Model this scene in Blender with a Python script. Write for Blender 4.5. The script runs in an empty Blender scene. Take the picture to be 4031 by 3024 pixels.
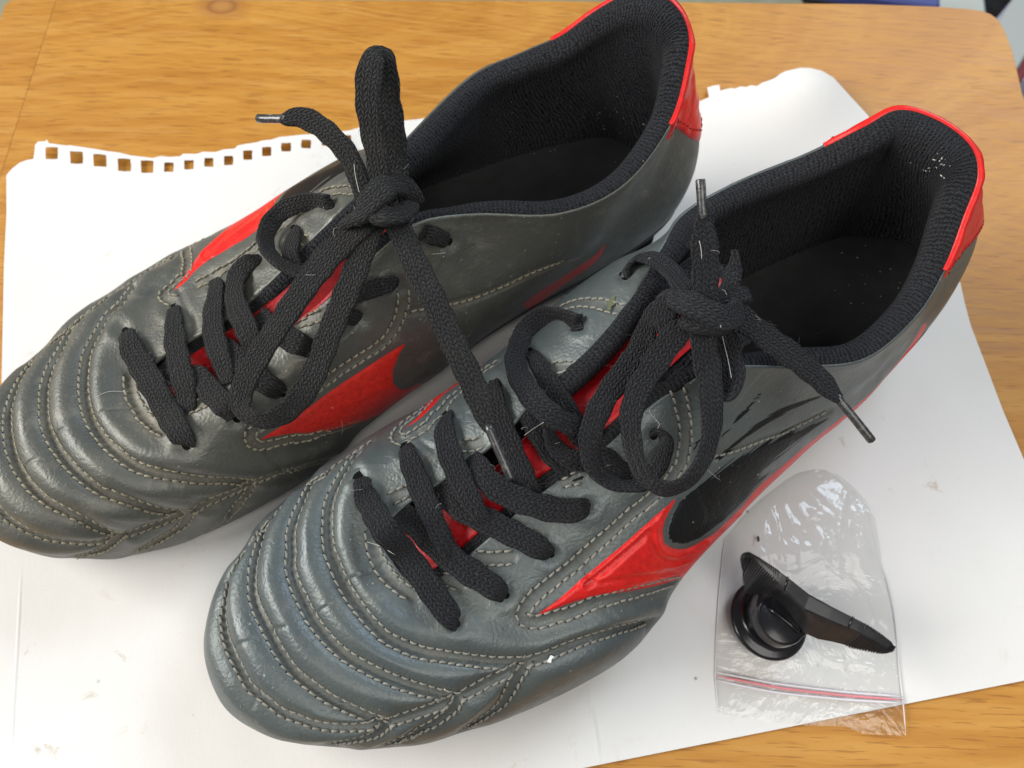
import bpy, math, random
import numpy as np
from mathutils import Vector, Matrix, noise
from mathutils.bvhtree import BVHTree
from mathutils.kdtree import KDTree
from mathutils.geometry import delaunay_2d_cdt
random.seed(7); np.random.seed(7)
S = bpy.context.scene
C = S.collection
MM = 0.001

# ------------------------------------------------------------------ camera
FPX, CX, CY, HC, TILT = 3028.0, 2015.5, 1512.0, 248.0, math.radians(24)
cam = bpy.data.cameras.new('camera'); camo = bpy.data.objects.new('camera', cam); C.objects.link(camo)
camo.location = (0, 0, HC * MM); camo.rotation_euler = (TILT, 0, 0)
cam.sensor_width = 36; cam.lens = 36 * FPX / 4031
cam.clip_start = 0.005; cam.clip_end = 20
cam.dof.use_dof = True; cam.dof.focus_distance = 0.195; cam.dof.aperture_fstop = 20
S.camera = camo
S.view_settings.view_transform = 'Standard'; S.view_settings.look = 'None'
S.view_settings.exposure = 0.0; S.view_settings.gamma = 1.0

# ------------------------------------------------------------------ light
w = bpy.data.worlds.new('World'); S.world = w; w.use_nodes = True
w.node_tree.nodes['Background'].inputs[0].default_value = (0.86, 0.87, 0.90, 1)
w.node_tree.nodes['Background'].inputs[1].default_value = 0.19

def area(name, loc, target, sx, sy, power, col):
    l = bpy.data.lights.new(name, 'AREA'); l.shape = 'RECTANGLE'; l.size = sx; l.size_y = sy
    l.energy = power; l.color = col
    o = bpy.data.objects.new(name, l); C.objects.link(o)
    o.location = loc
    o.rotation_euler = (Vector(target) - Vector(loc)).to_track_quat('-Z', 'Y').to_euler()
    return o
area('window_light', (-2.2, 0.15, 1.36), (0, .1, 0), 1.75, 1.25, 88.0, (1.0, 0.975, 0.93))
area('blue_fill_light', (1.3, 1.6, 1.7), (.1, .1, 0), 1.1, 1.1, 33.0, (0.72, 0.86, 1.0))  # added cool fill to tint the paper at right, no known window
area('overhead_fill_light', (0.55, -0.75, 1.75), (.05, .08, 0), 1.3, 1.3, 18.0, (1.0, 0.97, 0.92))  # added soft fill for side faces and boot interiors, no known ceiling lamp

# ------------------------------------------------------------------ pixel/plane geometry helpers (units: mm)
def P(u, v, z):
    a = (u - CX) / FPX; b = (CY - v) / FPX
    d = (HC - z) / (math.cos(TILT) - math.sin(TILT) * b)
    return np.array([a * d, (math.sin(TILT) + math.cos(TILT) * b) * d, z])
def QN(p):                                   # project an array of points
    p = np.asarray(p, float); dz = HC - p[..., 2]
    d = dz * math.cos(TILT) + p[..., 1] * math.sin(TILT)
    up = p[..., 1] * math.cos(TILT) - dz * math.sin(TILT)
    return np.stack([CX + FPX * p[..., 0] / d, CY - FPX * up / d], -1)
CAM = Vector((0, 0, HC))
def ray(u, v):
    p = P(u, v, 0); return (Vector(p) - CAM).normalized()
def K(crop, pts):                            # coordinates read off an enlarged crop -> photo coordinates
    ox, oy, sc = crop
    return [(ox + x / sc, oy + y / sc) + tuple(r) for (x, y, *r) in pts]
def catmull(pts, n=None, step=None, closed=False):
    p = np.asarray(pts, float)
    if closed: q = np.vstack([p[-1:], p, p[:2]])
    else: q = np.vstack([2 * p[:1] - p[1:2], p, 2 * p[-1:] - p[-2:-1]])
    out = []
    m = len(q) - 3
    for i in range(m):
        p0, p1, p2, p3 = q[i:i + 4]
        k = n if n else max(1, int(np.linalg.norm((p2 - p1)[:3]) / step + .5))
        t = (np.arange(k) / k)[:, None]
        out.append(.5 * ((2 * p1) + (-p0 + p2) * t + (2 * p0 - 5 * p1 + 4 * p2 - p3) * t ** 2 + (-p0 + 3 * p1 - 3 * p2 + p3) * t ** 3))
    if not closed: out.append(p[-1:])
    return np.vstack(out)
def sstep(a, b, x):
    t = np.clip((x - a) / (b - a), 0, 1); return t * t * (3 - 2 * t)
def sdpoly(q, poly):                         # signed distance to a polygon, + inside
    poly = np.asarray(poly, float); a = poly; b = np.roll(poly, -1, 0)
    dmin = np.full(len(q), 1e9); ins = np.zeros(len(q), bool)
    for (ax, ay), (bx, by) in zip(a, b):
        ex, ey = bx - ax, by - ay; L = ex * ex + ey * ey + 1e-9
        t = np.clip(((q[:, 0] - ax) * ex + (q[:, 1] - ay) * ey) / L, 0, 1)
        dmin = np.minimum(dmin, np.hypot(q[:, 0] - ax - t * ex, q[:, 1] - ay - t * ey))
        c = ((ay > q[:, 1]) != (by > q[:, 1]))
        with np.errstate(divide='ignore', invalid='ignore'):
            xi = ax + (q[:, 1] - ay) * ex / (ey if ey else 1e-9)
        ins ^= c & (q[:, 0] < xi)
    return np.where(ins, dmin, -dmin)
def dline(q, line):
    line = np.asarray(line, float); d = np.full(len(q), 1e9)
    for (ax, ay), (bx, by) in zip(line[:-1], line[1:]):
        ex, ey = bx - ax, by - ay; L = ex * ex + ey * ey + 1e-9
        t = np.clip(((q[:, 0] - ax) * ex + (q[:, 1] - ay) * ey) / L, 0, 1)
        d = np.minimum(d, np.hypot(q[:, 0] - ax - t * ex, q[:, 1] - ay - t * ey))
    return d

# ------------------------------------------------------------------ object helpers
def thing(name, label, cat, loc=(0, 0, 0), group=None):
    o = bpy.data.objects.new(name, None); C.objects.link(o); o.empty_display_size = .02
    o.location = Vector(loc) * MM; o['label'] = label; o['category'] = cat
    if group: o['group'] = group
    return o
def mesh(name, V, F, mat, parent=None, smooth=True, uv=None, colors=None, kind=None, label=None, solid=None):
    me = bpy.data.meshes.new(name)
    V = np.asarray(V, float) * MM
    if parent is not None:
        V = V - np.array(parent.matrix_basis.translation if parent.parent is None else parent.parent.matrix_basis.translation)
    if isinstance(F, np.ndarray) and F.ndim == 2:
        n, k = F.shape
        me.vertices.add(len(V)); me.vertices.foreach_set('co', V.ravel())
        me.loops.add(n * k); me.loops.foreach_set('vertex_index', F.ravel().astype(np.int32))
        me.polygons.add(n)
        me.polygons.foreach_set('loop_start', np.arange(0, n * k, k, dtype=np.int32))
        me.polygons.foreach_set('loop_total', np.full(n, k, np.int32))
        me.update(calc_edges=True)
    else:
        me.from_pydata(V.tolist(), [], [tuple(int(i) for i in f) for f in F]); me.update()
    me.validate()
    me.polygons.foreach_set('use_smooth', np.full(len(me.polygons), smooth))
    if uv is not None:                       # per-vertex uv
        l = me.uv_layers.new(name='UVMap'); idx = np.empty(len(me.loops), np.int32)
        me.loops.foreach_get('vertex_index', idx)
        l.data.foreach_set('uv', np.asarray(uv, np.float32)[idx].ravel())
    if colors is not None:
        a = me.color_attributes.new('mask', 'FLOAT_COLOR', 'POINT')
        c = np.ones((len(V), 4), np.float32); c[:, :colors.shape[1]] = colors
        a.data.foreach_set('color', c.ravel())
    me.materials.append(mat)
    o = bpy.data.objects.new(name, me); C.objects.link(o)
    if parent is not None: o.parent = parent
    if kind: o['kind'] = kind
    if label: o['label'] = label
    if solid:
        md = o.modifiers.new('solid', 'SOLIDIFY'); md.thickness = solid * MM; md.offset = -1
    return o
def gridfaces(n, m, wrap_n=False, wrap_m=False, flip=False):
    i = np.arange(n if wrap_n else n - 1); j = np.arange(m if wrap_m else m - 1)
    I, J = np.meshgrid(i, j, indexing='ij'); I2 = (I + 1) % n; J2 = (J + 1) % m
    f = np.stack([I * m + J, I2 * m + J, I2 * m + J2, I * m + J2], -1).reshape(-1, 4)
    return f[:, ::-1] if flip else f
class MB:
    def __init__(s): s.V = []; s.F = []
    def add(s, V, F):
        o = len(s.V); s.V.extend([tuple(v) for v in V]); s.F.extend([tuple(i + o for i in f) for f in F])
    def tube(s, pts, r, k=6, cap=True):
        pts = np.asarray(pts, float); n = len(pts)
        r = np.full(n, r) if np.isscalar(r) else np.asarray(r)
        T = np.gradient(pts, axis=0); T /= np.linalg.norm(T, axis=1)[:, None] + 1e-9
        up = np.array([0, 0, 1.]) if abs(T[0][2]) < .9 else np.array([1., 0, 0])
        V = []; a = np.cross(T[0], up); a /= np.linalg.norm(a)
        for i in range(n):
            a = a - T[i] * (a @ T[i]); a /= np.linalg.norm(a) + 1e-9; b = np.cross(T[i], a)
            for q in range(k):
                th = 2 * math.pi * q / k; V.append(pts[i] + r[i] * (a * math.cos(th) + b * math.sin(th)))
        F = [tuple(x) for x in gridfaces(n, k, wrap_m=True)]
        if cap: F += [tuple(range(k)), tuple(range((n - 1) * k, n * k))[::-1]]
        s.add(V, F)
    def box(s, c, e, M=None):
        V = [np.array(((x * e[0], y * e[1], z * e[2]))) for x in (-1, 1) for y in (-1, 1) for z in (-1, 1)]
        if M is not None: V = [M @ v for v in V]
        V = [v + np.array(c) for v in V]
        s.add(V, [(0, 1, 3, 2), (4, 6, 7, 5), (0, 4, 5, 1), (2, 3, 7, 6), (0, 2, 6, 4), (1, 5, 7, 3)])
    def build(s, name, mat, parent=None, **k): return mesh(name, np.array(s.V), s.F, mat, parent, **k)

# ------------------------------------------------------------------ materials
def newmat(name):
    m = bpy.data.materials.new(name); m.use_nodes = True
    nt = m.node_tree; b = nt.nodes['Principled BSDF']
    return m, nt, b
class NT:
    def __init__(s, nt): s.nt = nt
    def n(s, t, **k):
        x = s.nt.nodes.new(t)
        for a, v in k.items():
            if a.startswith('i_'):
                key = a[2:]; key = int(key) if key.isdigit() else key
                x.inputs[key].default_value = v
            else: setattr(x, a, v)
        return x
    def l(s, a, b): s.nt.links.new(a, b)
    def math(s, op, a, b=None, c=None, clamp=False):
        x = s.nt.nodes.new('ShaderNodeMath'); x.operation = op; x.use_clamp = clamp
        for i, v in enumerate((a, b, c)):
            if v is None: continue
            if isinstance(v, (int, float)): x.inputs[i].default_value = v
            else: s.l(v, x.inputs[i])
        return x.outputs[0]
    def mix(s, f, a, b):
        x = s.nt.nodes.new('ShaderNodeMix'); x.data_type = 'RGBA'
        for i, v in ((0, f), (6, a), (7, b)):
            if isinstance(v, (int, float)): x.inputs[i].default_value = v
            elif isinstance(v, tuple): x.inputs[i].default_value = v if len(v) == 4 else v + (1,)
            else: s.l(v, x.inputs[i])
        return x.outputs[2]
    def noise(s, vec, scale, detail=3, rough=.5, dist=0):
        x = s.nt.nodes.new('ShaderNodeTexNoise'); x.inputs['Scale'].default_value = scale
        x.inputs['Detail'].default_value = detail; x.inputs['Roughness'].default_value = rough
        x.inputs['Distortion'].default_value = dist
        if vec is not None: s.l(vec, x.inputs['Vector'])
        return x.outputs[0]
    def ramp(s, f, stops):
        x = s.nt.nodes.new('ShaderNodeValToRGB'); e = x.color_ramp.elements
        while len(e) < len(stops): e.new(.5)
        for i, (p, c) in enumerate(stops):
            e[i].position = p; e[i].color = c if isinstance(c, tuple) and len(c) == 4 else ((c, c, c, 1) if not isinstance(c, tuple) else c + (1,))
        s.l(f, x.inputs[0]); return x.outputs[0]
    def mapr(s, f, a, b, c, d):
        x = s.nt.nodes.new('ShaderNodeMapRange')
        for i, v in enumerate((a, b, c, d)): x.inputs[i + 1].default_value = v
        s.l(f, x.inputs[0]); return x.outputs[0]
    def bump(s, h, strength, dist, normal=None):
        x = s.nt.nodes.new('ShaderNodeBump'); x.inputs['Strength'].default_value = strength
        x.inputs['Distance'].default_value = dist; s.l(h, x.inputs['Height'])
        if normal is not None: s.l(normal, x.inputs['Normal'])
        return x.outputs[0]

def leather(name, base, dusty, dustamt, edge=(.24, .2, .15), rlo=.27):
    m, nt, b = newmat(name); N = NT(nt)
    tc = N.n('ShaderNodeTexCoord').outputs['Object']
    at = N.n('ShaderNodeAttribute', attribute_name='mask'); sep = N.n('ShaderNodeSeparateColor'); N.l(at.outputs['Color'], sep.inputs[0])
    red = N.mapr(sep.outputs[0], .46, .54, 0, 1)
    big = N.noise(tc, 38, 4, .6)
    mid = N.noise(tc, 160, 4, .65)
    col = N.mix(N.mapr(big, .38, .66, 0, 1), base, dusty)
    col = N.mix(N.mapr(mid, .55, .75, 0, dustamt), col, (.26, .24, .19))
    dirt = N.math('MULTIPLY', sep.outputs[2], N.mapr(N.noise(tc, 260, 3, .6), .3, .7, .25, 1))
    col = N.mix(N.math('MULTIPLY', dirt, .5), col, edge)
    # black scratchy print: streaks follow the uv (along the shoe)
    uv = N.n('ShaderNodeUVMap', uv_map='UVMap')
    mp = N.n('ShaderNodeMapping'); mp.inputs['Scale'].default_value = (.03, .60, 1); mp.inputs['Rotation'].default_value = (0, 0, .12); N.l(uv.outputs[0], mp.inputs[0])
    st = N.noise(mp.outputs[0], 1.0, 5, .62)
    pr = N.math('ADD', N.math('MULTIPLY', sep.outputs[1], .86), N.mapr(st, .28, .72, -.46, .36))
    pr = N.mapr(pr, .47, .53, 0, 1)
    col = N.mix(pr, col, (.012, .013, .014))
    rn = N.noise(tc, 700, 4, .7)
    redc = N.mix(N.mapr(rn, .4, .8, 0, .35), (.71, .018, .014), (.58, .022, .018))
    col = N.mix(red, col, redc)
    # grey specks of dust and fluff
    v = N.n('ShaderNodeTexVoronoi'); v.inputs['Scale'].default_value = 170; N.l(tc, v.inputs['Vector'])
    col = N.mix(N.mapr(v.outputs['Distance'], .035, .06, .55, 0), col, (.5, .5, .46))
    N.l(col, b.inputs['Base Color'])
    N.l(N.mapr(N.math('ADD', pr, red), 0, 1, .25, 0), b.inputs['Metallic'])
    ro = N.mapr(N.noise(tc, 120, 4, .6), .3, .7, rlo, rlo + .16)
    ro = N.math('ADD', ro, N.math('MULTIPLY', dirt, .25)); ro = N.math('ADD', ro, N.math('MULTIPLY', pr, .02))
    N.l(ro, b.inputs['Roughness'])
    N.l(N.mapr(pr, 0, 1, .6, .12), b.inputs['Specular IOR Level'])
    # grain: fine pebble + small wrinkles + creases
    g1 = N.n('ShaderNodeTexVoronoi', feature='SMOOTH_F1'); g1.inputs['Scale'].default_value = 1150; N.l(tc, g1.inputs['Vector'])
    g2 = N.noise(tc, 800, 4, .6, .8)
    g3 = N.n('ShaderNodeTexVoronoi', feature='DISTANCE_TO_EDGE'); g3.inputs['Scale'].default_value = 95
    wv = N.n('ShaderNodeVectorMath', operation='ADD'); nz = N.n('ShaderNodeTexNoise'); nz.inputs['Scale'].default_value = 150; N.l(tc, nz.inputs['Vector'])
    sc = N.n('ShaderNodeVectorMath', operation='SCALE'); sc.inputs['Scale'].default_value = .012; N.l(nz.outputs['Color'], sc.inputs[0])
    N.l(tc, wv.inputs[0]); N.l(sc.outputs[0], wv.inputs[1]); N.l(wv.outputs[0], g3.inputs['Vector'])
    cr = N.math('MULTIPLY', N.mapr(g3.outputs[0], 0, .05, 0, 1), N.mapr(big, .4, .6, .0, 1))
    n1 = N.bump(g1.outputs['Distance'], .4, .00022)
    n2 = N.bump(g2, .42, .00028, n1)
    n3 = N.bump(N.mapr(g3.outputs[0], 0, .035, 0, 1), .14, .0003, n2)
    N.l(n3, b.inputs['Normal'])
    return m
MAT = {}
MAT['leatherA'] = leather('grey_leather', (.092, .112, .115), (.118, .136, .130), .25, (.18, .168, .14), .34)
MAT['leatherB'] = leather('dusty_grey_leather', (.098, .103, .092), (.128, .127, .106), .5, (.22, .19, .135), .37)

def simple(name, col, rough=.5, spec=.5, noise_scale=None, var=.3, bump=None, metallic=0):
    m, nt, b = newmat(name); N = NT(nt)
    b.inputs['Roughness'].default_value = rough; b.inputs['Specular IOR Level'].default_value = spec
    b.inputs['Metallic'].default_value = metallic
    tc = N.n('ShaderNodeTexCoord').outputs['Object']
    if noise_scale:
        f = N.noise(tc, noise_scale, 4, .6)
        N.l(N.mix(N.mapr(f, .3, .7, 0, 1), tuple(c * (1 - var) for c in col), tuple(min(1, c * (1 + var)) for c in col)), b.inputs['Base Color'])
    else: b.inputs['Base Color'].default_value = col + (1,)
    if bump:
        N.l(N.bump(N.noise(tc, bump[0], 4, .6), bump[1], bump[2]), b.inputs['Normal'])
    return m
MAT['red'] = simple('red_vinyl', (.72, .016, .013), .36, .4, 500, .18, (260, .5, .0005))
MAT['redtongue'] = simple('red_tongue', (.44, .006, .010), .42, .5, 600, .2, (1200, .5, .0003))
MAT['needle'] = simple('needle_hole', (.045, .042, .038), .9, .1)
MAT['redthread'] = simple('dark_red_thread', (.30, .02, .02), .7, .2)
MAT['thread'] = simple('grey_thread', (.27, .26, .225), .8, .2, 900, .25, (3500, .5, .0002))
MAT['threadB'] = simple('brown_grey_thread', (.29, .265, .195), .85, .2, 700, .35, (3500, .5, .0002))
MAT['sole'] = simple('black_sole', (.02, .02, .022), .5, .4, 300, .3)
MAT['solered'] = simple('red_sole_edge', (.42, .012, .016), .35, .5, 300, .2)
MAT['hole'] = simple('dark_hole', (.006, .006, .006), .9, .1)
MAT['insole'] = simple('black_insole', (.020, .0205, .021), .8, .2, 120, .2, (1500, .3, .0002))
MAT['fluff'] = simple('pale_fluff', (.62, .60, .55), .8, .2)
MAT['darkfluff'] = simple('dark_fluff', (.10, .10, .10), .8, .2)

def lace_mat(name, col, brown=0):
    m, nt, b = newmat(name); N = NT(nt)
    uv = N.n('ShaderNodeUVMap', uv_map='UVMap'); sx = N.n('ShaderNodeSeparateXYZ'); N.l(uv.outputs[0], sx.inputs[0])
    tc = N.n('ShaderNodeTexCoord').outputs['Object']
    wob = N.mapr(N.noise(tc, 500, 2), .3, .7, -.25, .25)
    a = N.math('ADD', sx.outputs[0], wob); l = N.math('ADD', sx.outputs[1], wob)
    colw = .92
    ca = N.math('DIVIDE', a, colw)
    side = N.math('PINGPONG', ca, 1.0)                    # 0..1..0 : chevron
    v = N.math('FRACT', N.math('ADD', N.math('DIVIDE', l, 1.35), N.math('MULTIPLY', side, .85)))
    h1 = N.math('SINE', N.math('MULTIPLY', v, math.pi))
    w2 = N.math('ABSOLUTE', N.math('SINE', N.math('MULTIPLY', ca, math.pi)))
    h2 = N.math('POWER', w2, .6)
    h = N.math('MULTIPLY', h1, h2)
    fz = N.noise(tc, 2600, 4, .7)
    hh = N.math('ADD', h, N.math('MULTIPLY', fz, .55))
    n = N.bump(hh, 1.0, .0009)
    N.l(n, b.inputs['Normal'])
    c = N.mix(N.mapr(hh, .15, 1.15, 0, 1), tuple(x * .10 for x in col), tuple(x * 3.0 for x in col))
    c = N.mix(N.mapr(N.noise(tc, 130, 4, .6), .5, .75, 0, .35), c, (.050, .046, .038) if brown else (.035, .038, .045))
    c = N.mix(N.mapr(N.noise(tc, 3800, 2, .5), .71, .76, 0, .8), c, (.30, .30, .31))
    N.l(c, b.inputs['Base Color']); b.inputs['Roughness'].default_value = .85
    b.inputs['Specular IOR Level'].default_value = .3
    b.inputs['Sheen Weight'].default_value = .05; b.inputs['Sheen Roughness'].default_value = .4
    return m
MAT['laceA'] = lace_mat('black_lace', (.0092, .0097, .0118))
MAT['laceB'] = lace_mat('faded_black_lace', (.0120, .0119, .0122), 1)

def knit_mat(name, rib):
    m, nt, b = newmat(name); N = NT(nt)
    uv = N.n('ShaderNodeUVMap', uv_map='UVMap'); sx = N.n('ShaderNodeSeparateXYZ'); N.l(uv.outputs[0], sx.inputs[0])
    tc = N.n('ShaderNodeTexCoord').outputs['Object']
    nz = N.noise(tc, 450, 3, .6)
    l = N.math('ADD', sx.outputs[1], N.mapr(nz, .3, .7, -.5, .5)); a = N.math('ADD', sx.outputs[0], N.mapr(nz, .3, .7, .5, -.5))
    r = N.math('SINE', N.math('MULTIPLY', l, 2 * math.pi / 1.25))
    q = N.math('SINE', N.math('MULTIPLY', N.math('ADD', a, N.math('MULTIPLY', r, .2)), 2 * math.pi / 1.0))
    h = N.math('ADD', N.math('MULTIPLY', r, rib), N.math('MULTIPLY', q, .55))
    fz = N.noise(tc, 2200, 4, .7)
    hh = N.math('ADD', N.math('MULTIPLY', h, .5), N.math('MULTIPLY', fz, 1.3))
    N.l(N.bump(hh, 1.0, .0010), b.inputs['Normal'])
    c = N.mix(N.mapr(hh, -.2, 1.4, 0, 1), (.0015, .0016, .0021), (.044, .047, .057))
    c = N.mix(N.mapr(N.noise(tc, 90, 4, .6), .5, .7, 0, .3), c, (.013, .014, .018))
    c = N.mix(N.mapr(N.noise(tc, 3000, 2, .5), .72, .76, 0, .6), c, (.22, .22, .23))
    N.l(c, b.inputs['Base Color']); b.inputs['Roughness'].default_value = .9; b.inputs['Specular IOR Level'].default_value = .25
    b.inputs['Sheen Weight'].default_value = .04
    return m
MAT['knit'] = knit_mat('black_knit', .9)
def plastic_black():
    m = simple('black_plastic', (.009, .009, .011), .22, .6, 300, .2, (900, .12, .0002))
    return m
MAT['bplastic'] = plastic_black()
def aglet_mat():
    m, nt, b = newmat('clear_grey_aglet'); N = NT(nt)
    tc = N.n('ShaderNodeTexCoord').outputs['Object']
    f = N.noise(tc, 420, 4, .7)
    N.l(N.mix(N.mapr(f, .48, .72, 0, 1), (.030, .031, .033), (.17, .16, .14)), b.inputs['Base Color'])
    b.inputs['Roughness'].default_value = .3; b.inputs['Coat Weight'].default_value = .5
    N.l(N.bump(f, .5, .0005), b.inputs['Normal'])
    return m
MAT['aglet'] = aglet_mat()
# ------------------------------------------------------------------ the two shoes
# last outline in shoe coordinates: s from the heel (0) to the toe (270), t sideways (+ = outer side), z
# outline of the last in shoe coordinates (s from the heel, t sideways, z), then bulge / alpha / beta / gamma of the section there
O_A = [(265.5, 1.2, 14), (261.9, 11.3, 13), (252.8, 22.2, 12), (236.8, 33.2, 11), (217.3, 41.3, 10), (194.7, 46.7, 10), (172.1, 48.3, 10), (150.5, 44.1, 10.5), (130.5, 38.9, 13), (108.3, 34.5, 14), (85.2, 31.1, 15), (62.2, 28.9, 16), (42.5, 25.7, 17), (27.3, 21.0, 18), (15.5, 14.3, 19), (7.6, 6.7, 20), (4.9, -2.0, 20), (7.7, -11.2, 20), (16.7, -19.1, 19), (30.8, -23.7, 18), (51.8, -27.4, 16), (74.7, -29.9, 15), (96.4, -33.1, 14), (114.1, -35.4, 13), (132.6, -36.7, 12), (152.3, -38.8, 11), (170.7, -40.7, 10), (190.3, -42.4, 10), (209.2, -41.3, 10), (228.4, -37.3, 11), (247.8, -28.2, 12), (261.8, -12.9, 13)]
P_A = [(-0.75, 0.85, 0.62, 0.1), (-0.39, 0.84, 0.62, 0.1), (0.77, 0.82, 0.6, 0.1), (1.74, 0.8, 0.58, 0.1), (2.07, 0.78, 0.56, 0.1), (2.05, 0.76, 0.52, 0.12), (1.83, 0.7, 0.48, 0.14), (1.34, 0.62, 0.45, 0.18), (1.44, 0.56, 0.42, 0.22), (1.89, 0.5, 0.36, 0.28), (2.18, 0.45, 0.18, 0.34), (1.84, 0.42, 0.06, 0.36), (0.72, 0.42, 0.05, 0.36), (0.67, 0.42, 0.05, 0.36), (2.23, 0.42, 0.1, 0.36), (4.18, 0.42, 0.14, 0.36), (4.54, 0.42, 0.14, 0.36), (4.40, 0.42, 0.14, 0.36), (4.03, 0.42, 0.1, 0.36), (3.97, 0.42, 0.05, 0.36), (4.75, 0.42, 0.05, 0.36), (6.43, 0.42, 0.2, 0.3), (8.55, 0.45, 0.45, 0.22), (8.57, 0.5, 0.75, 0.1), (6.10, 0.56, 0.85, 0.08), (2.61, 0.62, 0.65, 0.12), (0.41, 0.7, 0.48, 0.14), (-1.00, 0.76, 0.52, 0.12), (-1.00, 0.78, 0.56, 0.1), (-0.16, 0.8, 0.58, 0.1), (1.03, 0.82, 0.6, 0.1), (0.90, 0.84, 0.62, 0.1)]
O_B = [(264.1, 1.2, 14), (258.0, 8.7, 13), (248.3, 16.2, 12), (233.6, 26.8, 11), (215.6, 35.8, 10), (194.0, 42.4, 10), (172.3, 46.0, 10), (150.6, 43.7, 10.5), (130.3, 39.6, 13), (107.9, 37.0, 14), (84.9, 34.2, 15), (61.9, 31.8, 16), (42.1, 28.1, 17), (26.6, 22.7, 18), (15.1, 14.8, 19), (8.3, 6.3, 20), (7.1, -1.9, 20), (10.6, -9.1, 20), (18.6, -15.4, 19), (31.6, -19.3, 18), (52.2, -21.9, 16), (75.2, -23.0, 15), (97.3, -25.5, 14), (115.3, -29.3, 13), (133.6, -32.7, 12), (152.7, -37.2, 11), (170.5, -41.3, 10), (190.1, -45.3, 10), (209.8, -45.3, 10), (230.0, -41.4, 11), (249.8, -30.7, 12), (262.4, -13.3, 13)]
P_B = [(-1.00, 0.85, 0.62, 0.1), (-1.00, 0.84, 0.62, 0.1), (-1.00, 0.82, 0.6, 0.1), (-0.94, 0.8, 0.58, 0.1), (-0.68, 0.78, 0.56, 0.1), (-0.97, 0.76, 0.52, 0.12), (-0.07, 0.7, 0.5, 0.12), (0.73, 0.62, 0.62, 0.12), (1.57, 0.56, 0.8, 0.09), (3.46, 0.5, 0.78, 0.1), (4.15, 0.45, 0.45, 0.22), (3.66, 0.42, 0.2, 0.3), (2.39, 0.42, 0.05, 0.36), (2.05, 0.42, 0.05, 0.36), (2.80, 0.42, 0.1, 0.36), (3.79, 0.42, 0.14, 0.36), (3.63, 0.42, 0.14, 0.36), (2.90, 0.42, 0.14, 0.36), (2.26, 0.42, 0.1, 0.36), (2.15, 0.42, 0.05, 0.36), (2.52, 0.42, 0.05, 0.36), (3.42, 0.42, 0.06, 0.36), (5.04, 0.45, 0.14, 0.34), (5.86, 0.5, 0.32, 0.28), (5.05, 0.56, 0.42, 0.22), (3.08, 0.62, 0.45, 0.18), (1.69, 0.7, 0.48, 0.14), (0.56, 0.76, 0.52, 0.12), (0.42, 0.78, 0.56, 0.1), (0.45, 0.8, 0.58, 0.1), (0.49, 0.82, 0.6, 0.1), (-0.25, 0.84, 0.62, 0.1)]
R_A = [(1530, 2195, 47.5), (1560, 2240, 47.5), (1610, 2290, 47.5), (1680, 2300, 47.5), (1760, 2255, 48.5), (1890, 2155, 50.5), (2085, 1985, 55), (2350, 1790, 61.5),
 (2600, 1570, 68), (2860, 1450, 73), (3130, 1444, 67), (3400, 1415, 65), (3604, 1248, 66), (3721, 1055, 70), (3795, 860, 76), (3848, 700, 81), (3812, 575, 84), (3680, 475, 85),
 (3529, 437, 84), (3390, 505, 80), (3177, 611, 71), (2899, 724, 65), (2690, 845, 66), (2600, 985, 72), (2475, 1190, 73), (2300, 1392, 69), (2130, 1545, 64), (1960, 1730, 59),
 (1760, 1880, 54), (1600, 1985, 51), (1515, 2080, 49), (1508, 2145, 48)]
R_B = [(575, 1560, 48), (570, 1530, 48), (575, 1490, 48), (600, 1450, 48), (650, 1405, 49), (750, 1345, 51), (890, 1260, 55), (1060, 1120, 61),
 (1230, 945, 67), (1400, 780, 73), (1604, 550, 70), (1850, 310, 65), (2059, 210, 67), (2204, 145, 71), (2330, 55, 77), (2450, -8, 82), (2590, -15, 85), (2672, 45, 84),
 (2712, 140, 81), (2705, 250, 78), (2640, 490, 70), (2457, 730, 65), (2204, 843, 65), (1870, 845, 68), (1640, 880, 73), (1480, 1000, 71), (1330, 1150, 67), (1150, 1290, 61),
 (980, 1420, 56), (840, 1520, 52), (730, 1600, 49.5), (640, 1605, 48)]

for tab_, ks_ in ((P_A, (13, 14, 15, 16, 17)), (P_B, (16, 17, 18, 19, 20))):      # fuller heel counter
    for k_, wt_ in zip(ks_, (.5, 1, 1, 1, .5)):
        b_, al_, be_, ga_ = tab_[k_]; tab_[k_] = (b_ + .9 * wt_, al_, be_ + .26 * wt_, ga_ - .08 * wt_)

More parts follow.
